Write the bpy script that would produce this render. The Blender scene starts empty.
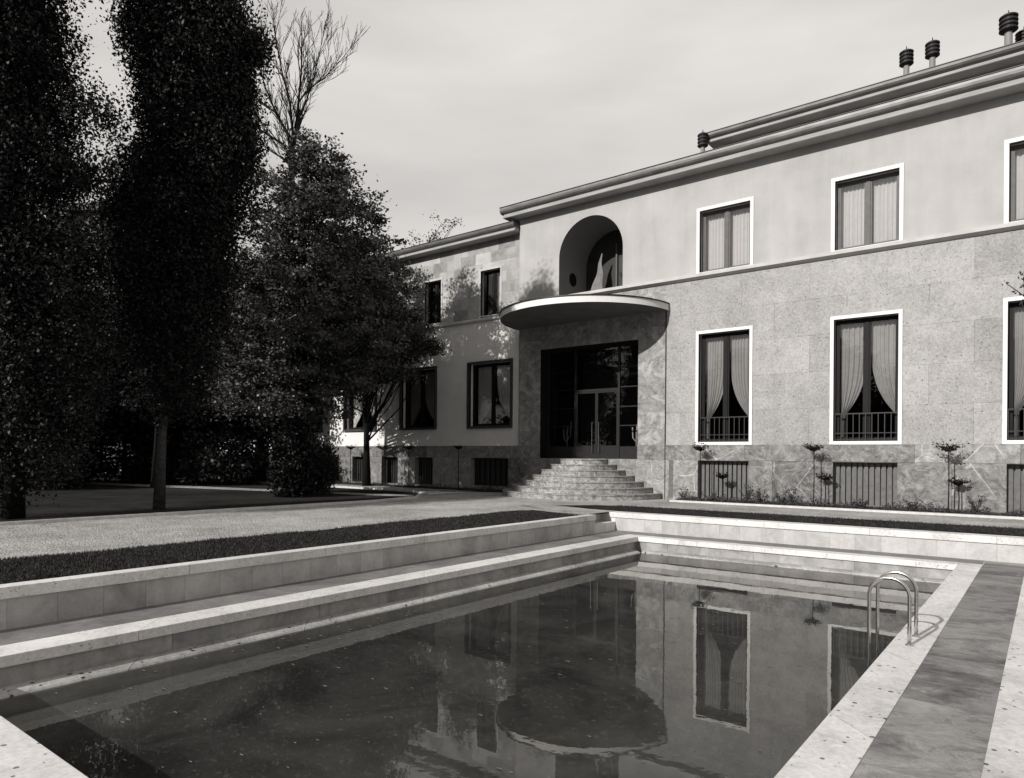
import bpy, math, random
import numpy as np
from mathutils import Matrix, Vector

PI = math.pi
S = bpy.context.scene
COL = S.collection
W0 = -0.70            # water level
DECK = -0.40          # pool terrace level
VF = 19.5             # plane of the garden front

# ------------------------------------------------------------------ materials
def tone(v, a=1.0):
    return (v * 1.018, v * 0.997, v * 0.975, a)

class NT:
    """small helper round a node tree"""
    def __init__(s, name):
        s.m = bpy.data.materials.new(name)
        s.m.use_nodes = True
        s.t = s.m.node_tree
        s.t.nodes.clear()
        s.out = s.n('ShaderNodeOutputMaterial')
        s.b = s.n('ShaderNodeBsdfPrincipled')
        s.t.links.new(s.b.outputs[0], s.out.inputs[0])
    def n(s, typ, **kw):
        nd = s.t.nodes.new(typ)
        for k, v in kw.items():
            setattr(nd, k, v)
        return nd
    def l(s, a, b):
        s.t.links.new(a, b)
    def val(s, sock, v):
        if hasattr(v, 'is_output'):
            s.l(v, sock)
        else:
            sock.default_value = v
    def math(s, op, a, b=0.0, c=0.0, clamp=False):
        nd = s.n('ShaderNodeMath', operation=op, use_clamp=clamp)
        s.val(nd.inputs[0], a); s.val(nd.inputs[1], b); s.val(nd.inputs[2], c)
        return nd.outputs[0]
    def pos(s):
        if not hasattr(s, '_p'):
            s._p = s.n('ShaderNodeNewGeometry').outputs['Position']
        return s._p
    def xyz(s):
        if not hasattr(s, '_x'):
            nd = s.n('ShaderNodeSeparateXYZ'); s.l(s.pos(), nd.inputs[0])
            s._x = nd.outputs
        return s._x
    def vec(s, x, y, z):
        nd = s.n('ShaderNodeCombineXYZ')
        s.val(nd.inputs[0], x); s.val(nd.inputs[1], y); s.val(nd.inputs[2], z)
        return nd.outputs[0]
    def scale(s, v, k):
        nd = s.n('ShaderNodeVectorMath', operation='MULTIPLY')
        s.l(v, nd.inputs[0]); nd.inputs[1].default_value = k
        return nd.outputs[0]
    def add(s, v, w):
        nd = s.n('ShaderNodeVectorMath', operation='ADD')
        s.l(v, nd.inputs[0]); s.l(w, nd.inputs[1])
        return nd.outputs[0]
    def noise(s, sc, det=4, rough=.5, v=None, dist=0.0):
        nd = s.n('ShaderNodeTexNoise')
        nd.inputs['Scale'].default_value = sc
        nd.inputs['Detail'].default_value = det
        nd.inputs['Roughness'].default_value = rough
        nd.inputs['Distortion'].default_value = dist
        s.l(v if v is not None else s.pos(), nd.inputs['Vector'])
        return nd.outputs['Fac']
    def voro(s, sc, v=None, feature='F1'):
        nd = s.n('ShaderNodeTexVoronoi', feature=feature)
        nd.inputs['Scale'].default_value = sc
        s.l(v if v is not None else s.pos(), nd.inputs['Vector'])
        return nd.outputs['Distance']
    def rng(s, v, a, b, c, d):
        nd = s.n('ShaderNodeMapRange')
        s.val(nd.inputs[0], v)
        for i, k in enumerate((a, b, c, d)):
            s.val(nd.inputs[i + 1], k)
        return nd.outputs[0]
    def gray(s, v, rough=.8, spec=.3):
        """scalar socket -> warm toned base colour"""
        nd = s.n('ShaderNodeMix', data_type='RGBA')
        s.l(v, nd.inputs[0])
        nd.inputs[6].default_value = (0, 0, 0, 1)
        nd.inputs[7].default_value = tone(1.0)
        s.l(nd.outputs[2], s.b.inputs['Base Color'])
        s.val(s.b.inputs['Roughness'], rough)
        s.b.inputs['Specular IOR Level'].default_value = spec
    def bump(s, hgt, dist=.01, strength=.5):
        nd = s.n('ShaderNodeBump')
        nd.inputs['Distance'].default_value = dist
        nd.inputs['Strength'].default_value = strength
        s.l(hgt, nd.inputs['Height'])
        s.l(nd.outputs[0], s.b.inputs['Normal'])
    def slab(s, w, rh, z0=0.0, stag=.5, joint=.006, a=None, r=None, off=0.0):
        """grid of slabs: returns (random per slab, second random, joint mask 1 on the joint)"""
        X = s.xyz()
        if a is None:
            a = s.math('ADD', X[0], X[1])
        if r is None:
            r = X[2]
        rr = s.math('DIVIDE', s.math('SUBTRACT', r, z0), rh)
        row = s.math('FLOOR', rr)
        aa = s.math('ADD', s.math('DIVIDE', s.math('ADD', a, off), w), s.math('MULTIPLY', row, stag))
        col = s.math('FLOOR', aa)
        wn = s.n('ShaderNodeTexWhiteNoise', noise_dimensions='2D')
        s.l(s.vec(col, row, 0.0), wn.inputs['Vector'])
        fa = s.math('MULTIPLY', s.math('ABSOLUTE', s.math('SUBTRACT', s.math('FRACT', aa), .5)), w)
        fr = s.math('MULTIPLY', s.math('ABSOLUTE', s.math('SUBTRACT', s.math('FRACT', rr), .5)), rh)
        ja = s.math('GREATER_THAN', fa, w * .5 - joint)
        jr = s.math('GREATER_THAN', fr, rh * .5 - joint)
        return wn.outputs['Value'], wn.outputs['Color'], s.math('MAXIMUM', ja, jr)

M = {}
def simple(name, v, rough=.7, spec=.3, metal=0.0, nz=.12, sc=6.0, bump=0.0):
    q = NT(name)
    n = q.noise(sc, 5, .6)
    q.gray(q.rng(n, .25, .75, v * (1 - nz), v * (1 + nz)), rough, spec)
    q.b.inputs['Metallic'].default_value = metal
    if bump:
        q.bump(n, bump, .6)
    M[name] = q.m
    return q

def make_materials():
    simple('white_stone', .70, .6, nz=.05)
    simple('dark_paint', .02, .45, .4)
    simple('window_wood', .10, .5, .2, nz=.2)
    simple('dark_window_wood', .010, .5, .12)
    simple('surround_dark', .045, .6)
    simple('bronze', .035, .35, .5, .6)
    simple('iron', .014, .5, .4)
    simple('grille_paint', .12, .6, nz=.25, sc=9)
    simple('curtain', .50, .9, .1, nz=.06)
    simple('pale_curtain', .75, .9, .1, nz=.1)
    simple('dim_curtain', .30, .9, .1, nz=.1)
    simple('sheer_grey', .19, .9, .1, nz=.2)
    simple('loggia_shade', .22, .9, .1, nz=.06)  # arch interior toned darker to stand in for its sunless vault
    simple('interior', .05, .9, .1)
    simple('soil', .035, .95, .05, nz=.4, sc=14, bump=.03)
    simple('bark', .010, .9, .1, nz=.5, sc=12, bump=.03)
    simple('lit_bark', .055, .9, .1, nz=.5, sc=12, bump=.03)  # lighter copy of the bark, sunlight on one trunk put into colour
    simple('roof', .12, .8)
    simple('far_wall', .12, .9)
    simple('far_window', .02, .4)
    simple('chrome', .62, .22, .5, 1.0, nz=.05)
    simple('cowl', .02, .6, .3, nz=.4)
    simple('cowl_pipe', .22, .6, .3)
    simple('debris', .13, .8, .2, nz=.5, sc=40)
    simple('cactus', .30, .7, .2)
    simple('kerb', .52, .85, .2, nz=.2)

    q = NT('plaster')
    n = q.noise(1.2, 5, .6); n2 = q.noise(60, 2)
    st = q.noise(1.0, 4, .6, q.scale(q.pos(), (3.0, 3.0, .25)))
    v = q.math('ADD', q.rng(n, .3, .7, .36, .425), q.rng(st, .3, .7, -.022, .022))
    v = q.math('ADD', v, q.rng(n2, .3, .7, -.025, .025))
    q.gray(v, .9, .1); q.bump(n2, .004, .3); M['plaster'] = q.m

    q = NT('wing_plaster')
    n = q.noise(1.5, 5, .6); n2 = q.noise(50, 2)
    v = q.math('ADD', q.rng(n, .3, .7, .64, .74), q.rng(n2, .3, .7, -.02, .02))
    q.gray(v, .9, .1); q.bump(n2, .004, .3); M['wing_plaster'] = q.m

    # speckled conglomerate cladding in large slabs
    q = NT('cladding')
    r1, rc, j = q.slab(1.84, .975, 1.645, .5, .0045, off=.3)
    n = q.noise(25, 8, .9); n2 = q.noise(1.3, 4, .6); vo = q.voro(11)
    nb = q.noise(30, 3, .7); n6 = q.noise(4.0, 4, .7)
    v = q.math('ADD', q.rng(n, .36, .64, .20, .45), q.rng(n2, .3, .7, -.04, .04))
    v = q.math('ADD', v, q.rng(r1, 0, 1, -.03, .03))
    v = q.math('ADD', v, q.rng(n6, .3, .7, -.03, .03))
    pits = q.math('MULTIPLY', q.rng(vo, .10, .30, 1, 0), q.rng(nb, .50, .58, 0, 1))
    v = q.math('SUBTRACT', v, q.math('MULTIPLY', pits, .26))
    v = q.math('SUBTRACT', v, q.math('MULTIPLY', j, .12))
    v = q.math('MAXIMUM', v, .05)
    q.gray(v, .85, .2); q.bump(q.math('SUBTRACT', n, pits), .006, .5); M['cladding'] = q.m

    # veined grey marble of the plinth
    q = NT('plinth_marble')
    a = q.math('ADD', q.xyz()[0], q.xyz()[1])
    r1, rc, j = q.slab(2.1, 1.2, 0.0, .37, .006, off=1.25)
    off = q.scale(rc, (14., 9., 17.))
    p = q.add(q.pos(), off)
    n = q.noise(1.1, 7, .62, q.scale(p, (1., 1., 1.6)), 1.6)
    n3 = q.noise(3.0, 9, .72, p, 1.6)
    ve = q.rng(q.math('ABSOLUTE', q.math('SUBTRACT', n, .5)), .0, .02, 1, 0)
    wv = q.n('ShaderNodeTexVoronoi', feature='DISTANCE_TO_EDGE'); wv.inputs['Scale'].default_value = .85
    nd = q.n('ShaderNodeTexNoise'); nd.inputs['Scale'].default_value = 2.2; q.l(p, nd.inputs['Vector'])
    q.l(q.add(q.scale(p, (1., 1., .8)), q.scale(nd.outputs['Color'], (.06, .06, .06))), wv.inputs['Vector'])
    ve2 = q.math('MULTIPLY', q.rng(wv.outputs['Distance'], .0, .009, 1, 0), q.rng(q.noise(1.0, 2, .5, p), .40, .50, 0, 1))
    s9 = q.n('ShaderNodeSeparateXYZ'); q.l(rc, s9.inputs[0])
    v = q.math('ADD', q.rng(n3, .34, .66, .07, .26), q.rng(r1, 0, 1, -.06, .08))
    v = q.math('ADD', v, q.math('MULTIPLY', ve, .10))
    v = q.math('ADD', v, q.math('MULTIPLY', q.math('MULTIPLY', ve2, .26), q.math('GREATER_THAN', s9.outputs[1], .35)))
    v = q.math('SUBTRACT', v, q.math('MULTIPLY', j, .10))
    q.gray(q.math('MAXIMUM', v, .04), .45, .4); M['plinth_marble'] = q.m

    q = NT('portal_marble')
    r1, rc, j = q.slab(.93, 1.05, .05, 0, .004, off=.9)
    p = q.add(q.pos(), q.scale(rc, (4., 4., 4.)))
    n = q.noise(1.4, 7, .65, p, 2.2); n2 = q.noise(5, 5, .6, p, 1.)
    ve = q.rng(q.math('ABSOLUTE', q.math('SUBTRACT', n, .5)), .0, .02, 1, 0)
    v = q.math('ADD', q.rng(n, .32, .68, .16, .38), q.rng(n2, .3, .7, -.07, .07))
    v = q.math('SUBTRACT', v, q.math('MULTIPLY', ve, .12))
    v = q.math('SUBTRACT', v, q.math('MULTIPLY', j, .12))
    q.gray(v, .4, .4); M['portal_marble'] = q.m

    q = NT('stair_marble')
    n = q.noise(2.4, 7, .68, q.pos(), 1.8); n2 = q.noise(6, 8, .8, q.pos(), 1.)
    ve = q.rng(q.math('ABSOLUTE', q.math('SUBTRACT', n, .5)), .0, .02, 1, 0)
    v = q.math('ADD', q.rng(n2, .38, .62, .10, .36), q.math('MULTIPLY', ve, .26))
    q.gray(v, .55, .3); M['stair_marble'] = q.m

    # upper storey of the wing: patchwork of stone blocks
    q = NT('wing_blocks')
    r1, rc, j = q.slab(.74, .40, 6.42, .5, .005)
    n = q.noise(2.2, 6, .65, q.add(q.pos(), q.scale(rc, (5., 5., 5.))), 1.)
    v = q.math('ADD', q.rng(r1, 0, 1, .22, .42), q.rng(n, .3, .7, -.07, .07))
    v = q.math('SUBTRACT', v, q.math('MULTIPLY', j, .05))
    q.gray(v, .8, .2); M['wing_blocks'] = q.m

    # cornice
    q = NT('cornice')
    n = q.noise(1.5, 4, .6, q.scale(q.pos(), (1, 1, 6)))
    q.gray(q.rng(n, .3, .7, .26, .36), .7, .3); M['cornice'] = q.m
    q = NT('gutter')
    n = q.noise(2.0, 4, .6, q.scale(q.pos(), (1, 1, 3)))
    q.gray(q.rng(n, .3, .7, .10, .19), .45, .5); q.b.inputs['Metallic'].default_value = .4
    M['gutter'] = q.m
    q = NT('canopy_concrete')
    n = q.noise(2.5, 5, .6)
    q.gray(q.rng(n, .3, .7, .40, .52), .8, .2); M['canopy_concrete'] = q.m
    q = NT('canopy_soffit')  # underside coloured much darker than the rim to deepen its shade
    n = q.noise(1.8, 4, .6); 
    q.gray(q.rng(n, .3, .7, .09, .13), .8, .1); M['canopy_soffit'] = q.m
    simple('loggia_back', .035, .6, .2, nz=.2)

    # pitted travertine copings
    def trav(name, lo, hi, pit, pits=16.):
        q = NT(name)
        n = q.noise(1.3, 5, .65); n2 = q.noise(26, 5, .75)
        vo = q.voro(pits, q.scale(q.pos(), (1.0, 1.0, 1.6)))
        mk = q.noise(5.0, 3, .6)
        size = q.rng(mk, .38, .66, .02, .27)
        pm = q.math('LESS_THAN', vo, size)
        r1, rc, j = q.slab(1.9, 50., -20., 0, .004)
        v = q.math('ADD', q.rng(n, .3, .7, lo, hi), q.rng(n2, .3, .7, -.10, .10))
        v = q.math('ADD', v, q.rng(r1, 0, 1, -.03, .03))
        v = q.math('SUBTRACT', v, q.math('MULTIPLY', pm, pit))
        v = q.math('SUBTRACT', v, q.math('MULTIPLY', j, .28))
        stn = q.noise(3.0, 6, .75); v = q.math('SUBTRACT', v, q.rng(stn, .52, .70, 0, .13))
        q.gray(q.math('MAXIMUM', v, .05), .7, .25)
        q.bump(q.math('SUBTRACT', n2, pm), .005, .5)
        M[name] = q.m
    trav('travertine', .45, .66, .40, 13.)
    trav('travertine_smooth', .50, .68, .26, 20.)
    trav('shelf_stone', .20, .46, .30, 12.)

    def poolwall(name, lo, hi, w):
        q = NT(name)
        r1, rc, j = q.slab(w, 50., -20., 0, .005)
        p = q.add(q.pos(), q.scale(rc, (7., 7., 7.)))
        n = q.noise(2.2, 6, .65, p, .8); n2 = q.noise(20, 4, .7, p)
        st = q.noise(1., 4, .6, q.scale(q.pos(), (4., 4., .6)))
        v = q.math('ADD', q.rng(r1, 0, 1, lo, hi), q.rng(n, .3, .7, -.09, .07))
        v = q.math('ADD', v, q.rng(n2, .3, .7, -.03, .03))
        v = q.math('ADD', v, q.rng(st, .35, .65, -.04, .03))
        v = q.math('SUBTRACT', v, q.math('MULTIPLY', j, .09))
        q.gray(q.math('MAXIMUM', v, .04), .8, .2); q.bump(n2, .004, .4)
        M[name] = q.m
    poolwall('pool_slabs', .36, .47, .43)
    poolwall('pool_lower_slabs', .24, .31, 1.75)

    # dark streaky paving of the terrace and the ledge
    q = NT('terrace_stone')
    X = q.xyz()
    r1, rc, j = q.slab(40., 1.35, .2, 0, .004, a=X[0], r=X[1])
    p = q.add(q.scale(q.pos(), (1.0, 1.5, 1.)), q.scale(rc, (6., 6., 6.)))
    n = q.noise(1.6, 10, .74, p, .7); n2 = q.noise(11, 7, .7, p, .6)
    ve = q.rng(q.math('ABSOLUTE', q.math('SUBTRACT', n, .52)), 0, .012, 1, 0)
    v = q.math('ADD', q.rng(n, .32, .68, .07, .27), q.rng(n2, .3, .7, -.07, .07))
    v = q.math('ADD', v, q.math('MULTIPLY', ve, .10))
    v = q.math('ADD', v, q.rng(r1, 0, 1, -.03, .03))
    v = q.math('SUBTRACT', v, q.math('MULTIPLY', j, .05))
    n8 = q.noise(.45, 4, .6); v = q.math('ADD', v, q.rng(n8, .35, .65, -.05, .05))
    v = q.math('MAXIMUM', v, .03)
    q.gray(v, q.rng(n2, .3, .7, .35, .6), .4); q.bump(n2, .003, .4); M['terrace_stone'] = q.m
    q = NT('ledge_stone')
    n = q.noise(1.6, 7, .65, q.pos(), 1.0); n2 = q.noise(14, 5, .7)
    v = q.math('ADD', q.rng(n, .3, .7, .11, .23), q.rng(n2, .3, .7, -.03, .03))
    q.gray(v, .6, .3); M['ledge_stone'] = q.m

    q = NT('gravel')
    vo = q.n('ShaderNodeTexVoronoi'); vo.inputs['Scale'].default_value = 30
    q.l(q.pos(), vo.inputs['Vector'])
    n = q.noise(.55, 6, .7); n2 = q.noise(45, 3, .8); n4 = q.noise(4.5, 4, .65)
    v = q.math('ADD', q.rng(n, .32, .68, .28, .52), q.rng(n2, .3, .7, -.18, .18))
    v = q.math('ADD', v, q.rng(n4, .3, .7, -.045, .045))
    s3 = q.n('ShaderNodeSeparateXYZ'); q.l(vo.outputs['Color'], s3.inputs[0])
    v = q.math('ADD', v, q.rng(s3.outputs[0], 0, 1, -.10, .10))
    q.gray(q.math('MAXIMUM', v, .04), .95, .05)
    q.bump(q.math('ADD', vo.outputs['Distance'], n2), .03, .8); M['gravel'] = q.m

    q = NT('grass_ground')
    n = q.noise(.8, 5, .7); n2 = q.noise(40, 4, .8)
    v = q.math('ADD', q.rng(n, .3, .7, .014, .03), q.rng(n2, .3, .7, -.01, .012))
    q.gray(q.math('MAXIMUM', v, .006), .95, .05); q.bump(n2, .04, .9); M['grass_ground'] = q.m
    q = NT('grass_blades')
    oi = q.noise(9, 3, .7)
    q.gray(q.rng(oi, .32, .68, .010, .055), .7, .15); M['grass_blades'] = q.m
    q = NT('park_ground')
    n = q.noise(.35, 5, .7); n2 = q.noise(25, 4, .8)
    v = q.math('ADD', q.rng(n, .35, .65, .010, .034), q.rng(n2, .3, .7, -.006, .010))
    q.gray(q.math('MAXIMUM', v, .006), .95, .05); M['park_ground'] = q.m

    def leaf(name, lo, hi, rough=.45, spec=.35):
        q = NT(name)
        n = q.noise(1.9, 4, .7); n2 = q.noise(14, 2, .7)
        v = q.math('ADD', q.rng(n, .38, .64, lo, hi), q.rng(n2, .3, .7, -.35 * lo, .6 * lo))
        q.gray(v, rough, spec); M[name] = q.m
    leaf('poplar_leaf', .005, .015, .5, .18)
    leaf('maple_leaf', .020, .100, .42, .3)
    leaf('dark_leaf', .004, .009, .5, .2)
    leaf('bush_leaf', .012, .026, .45, .3)
    leaf('rose_leaf', .03, .06, .6, .2)

    # window glass: see-through with fresnel reflection
    m = bpy.data.materials.new('glass'); m.use_nodes = True; t = m.node_tree; t.nodes.clear()
    o = t.nodes.new('ShaderNodeOutputMaterial'); mx = t.nodes.new('ShaderNodeMixShader')
    tr = t.nodes.new('ShaderNodeBsdfTransparent'); gl = t.nodes.new('ShaderNodeBsdfGlossy')
    gl.inputs['Roughness'].default_value = .015; gl.inputs['Color'].default_value = (.95, .95, .95, 1)
    tr.inputs['Color'].default_value = (.88, .88, .88, 1)
    fr = t.nodes.new('ShaderNodeFresnel'); fr.inputs['IOR'].default_value = 1.6
    mr = t.nodes.new('ShaderNodeMath'); mr.operation = 'MULTIPLY'; mr.inputs[1].default_value = 1.5
    t.links.new(fr.outputs[0], mr.inputs[0]); t.links.new(mr.outputs[0], mx.inputs[0])
    nz = t.nodes.new('ShaderNodeTexNoise'); nz.inputs['Scale'].default_value = 1.6
    bp = t.nodes.new('ShaderNodeBump'); bp.inputs['Distance'].default_value = .004; bp.inputs['Strength'].default_value = .4
    ge = t.nodes.new('ShaderNodeNewGeometry'); t.links.new(ge.outputs['Position'], nz.inputs['Vector'])
    t.links.new(nz.outputs['Fac'], bp.inputs['Height']); t.links.new(bp.outputs[0], gl.inputs['Normal'])
    t.links.new(tr.outputs[0], mx.inputs[1]); t.links.new(gl.outputs[0], mx.inputs[2])
    t.links.new(mx.outputs[0], o.inputs[0]); M['glass'] = m

    # murky still pool water: fresnel mirror over a cloudy, partly clear body
    q = NT('water')
    n = q.noise(.8, 6, .7, q.pos(), .6); n2 = q.noise(3.0, 3, .5, q.scale(q.pos(), (1., 1.3, 1.)))
    n5 = q.noise(22., 3, .6); n6 = q.noise(60., 2, .6)
    v = q.math('ADD', q.rng(n, .35, .7, .028, .085), q.rng(n5, .58, .72, 0, .05))
    q.t.nodes.remove(q.b)
    df = q.n('ShaderNodeBsdfDiffuse'); tr = q.n('ShaderNodeBsdfTransparent'); gl = q.n('ShaderNodeBsdfGlossy'); fr = q.n('ShaderNodeFresnel')
    ma = q.n('ShaderNodeMixShader'); mb = q.n('ShaderNodeMixShader')
    q.l(q.vec(v, v, q.math('MULTIPLY', v, .95)), df.inputs[0])
    tr.inputs[0].default_value = (.62, .61, .58, 1); gl.inputs['Roughness'].default_value = .012; gl.inputs['Color'].default_value = (.96, .95, .93, 1)
    bp = q.n('ShaderNodeBump'); bp.inputs['Distance'].default_value = .004; bp.inputs['Strength'].default_value = .17
    q.l(q.math('ADD', n2, q.math('ADD', q.math('MULTIPLY', n5, .04), q.math('MULTIPLY', n6, .01))), bp.inputs['Height'])
    q.l(bp.outputs[0], gl.inputs['Normal']); q.l(bp.outputs[0], fr.inputs['Normal']); fr.inputs['IOR'].default_value = 1.46
    ma.inputs[0].default_value = .36
    q.l(df.outputs[0], ma.inputs[1]); q.l(tr.outputs[0], ma.inputs[2])
    q.l(fr.outputs[0], mb.inputs[0]); q.l(ma.outputs[0], mb.inputs[1]); q.l(gl.outputs[0], mb.inputs[2])
    q.l(mb.outputs[0], q.out.inputs[0]); M['water'] = q.m

# ------------------------------------------------------------------ mesh builder
class MB:
    def __init__(s):
        s.v = []; s.f = []
    def quad(s, a, b, c, d):
        i = len(s.v); s.v += [a, b, c, d]; s.f.append((i, i + 1, i + 2, i + 3)); return s
    def poly(s, pts):
        i = len(s.v); s.v += list(pts); s.f.append(tuple(range(i, i + len(pts)))); return s
    def box(s, x0, x1, y0, y1, z0, z1):
        i = len(s.v)
        s.v += [(x0, y0, z0), (x1, y0, z0), (x1, y1, z0), (x0, y1, z0), (x0, y0, z1), (x1, y0, z1), (x1, y1, z1), (x0, y1, z1)]
        s.f += [tuple(i + k for k in q) for q in ((0, 3, 2, 1), (4, 5, 6, 7), (0, 1, 5, 4), (1, 2, 6, 5), (2, 3, 7, 6), (3, 0, 4, 7))]
        return s
    def prism(s, prof, a, b, axis='x', cap=True):
        """closed profile (p,z) swept along x (p is y) or along y (p is x)"""
        n = len(prof); i = len(s.v)
        for e in (a, b):
            for p, z in prof:
                s.v.append((e, p, z) if axis == 'x' else (p, e, z))
        for k in range(n):
            k2 = (k + 1) % n
            s.f.append((i + k, i + k2, i + n + k2, i + n + k))
        if cap:
            s.f.append(tuple(i + k for k in range(n - 1, -1, -1)))
            s.f.append(tuple(i + n + k for k in range(n)))
        return s
    def vprism(s, pts, z0, z1, bottom=True):
        n = len(pts); i = len(s.v)
        s.v += [(x, y, z0) for x, y in pts] + [(x, y, z1) for x, y in pts]
        for k in range(n):
            k2 = (k + 1) % n
            s.f.append((i + k, i + k2, i + n + k2, i + n + k))
        s.f.append(tuple(i + n + k for k in range(n)))
        if bottom:
            s.f.append(tuple(i + k for k in range(n - 1, -1, -1)))
        return s
    def tube(s, pts, rad, n=8, cap=True):
        pts = [Vector(p) for p in pts]
        i0 = len(s.v); up = None
        for k, p in enumerate(pts):
            d = (pts[min(k + 1, len(pts) - 1)] - pts[max(k - 1, 0)])
            if d.length < 1e-9: d = Vector((0, 0, 1))
            d.normalize()
            if up is None:
                up = d.orthogonal().normalized()
            else:
                up = (up - d * up.dot(d))
                up = up.normalized() if up.length > 1e-6 else d.orthogonal().normalized()
            w = d.cross(up)
            r = rad[k] if hasattr(rad, '__len__') else rad
            for j in range(n):
                t = 2 * PI * j / n
                s.v.append(tuple(p + (up * math.cos(t) + w * math.sin(t)) * r))
        for k in range(len(pts) - 1):
            for j in range(n):
                a = i0 + k * n + j; b = i0 + k * n + (j + 1) % n
                s.f.append((a, b, b + n, a + n))
        if cap:
            s.f.append(tuple(i0 + j for j in range(n - 1, -1, -1)))
            e = i0 + (len(pts) - 1) * n
            s.f.append(tuple(e + j for j in range(n)))
        return s
    def lathe(s, cx, cy, prof, n=20):
        """prof: list of (r,z)"""
        i0 = len(s.v)
        for r, z in prof:
            for j in range(n):
                t = 2 * PI * j / n
                s.v.append((cx + r * math.cos(t), cy + r * math.sin(t), z))
        for k in range(len(prof) - 1):
            for j in range(n):
                a = i0 + k * n + j; b = i0 + k * n + (j + 1) % n
                s.f.append((a, b, b + n, a + n))
        s.f.append(tuple(i0 + j for j in range(n - 1, -1, -1)))
        e = i0 + (len(prof) - 1) * n
        s.f.append(tuple(e + j for j in range(n)))
        return s
    def build(s, name, mat, parent=None, smooth=False, bevel=0.0):
        me = bpy.data.meshes.new(name)
        o = (0, 0, 0)
        if parent is not None:
            o = WORLD[parent.name]
        me.from_pydata([(x - o[0], y - o[1], z - o[2]) for x, y, z in s.v], [], s.f)
        return link(name, me, mat, parent, smooth, bevel)

WORLD = {}
def link(name, me, mat, parent=None, smooth=False, bevel=0.0):
    me.materials.append(M[mat])
    ob = bpy.data.objects.new(name, me)
    COL.objects.link(ob)
    WORLD[ob.name] = (0, 0, 0)
    if parent is not None:
        ob.parent = parent
        WORLD[ob.name] = WORLD[parent.name]
    if smooth:
        me.polygons.foreach_set('use_smooth', [True] * len(me.polygons))
    if bevel:
        md = ob.modifiers.new('bevel', 'BEVEL'); md.width = bevel; md.segments = 2; md.limit_method = 'ANGLE'
    return ob

def thing(name, label, cat, loc=(0, 0, 0), group=None):
    o = bpy.data.objects.new(name, None); COL.objects.link(o)
    o.location = loc; WORLD[o.name] = tuple(loc)
    o['label'] = label; o['category'] = cat
    if group: o['group'] = group
    return o

def struct(o):
    o['kind'] = 'structure'; return o

def copy_thing(root, loc, label, rz=0.0, sc=1.0):
    r = root.copy(); COL.objects.link(r)
    r.location = loc; r.rotation_euler = (0, 0, rz); r.scale = (sc, sc, sc)
    r['label'] = label
    for ch in list(root.children):
        c = ch.copy(); COL.objects.link(c); c.parent = r
        for g in list(ch.children):
            d = g.copy(); COL.objects.link(d); d.parent = c
    return r

make_materials()

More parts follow.
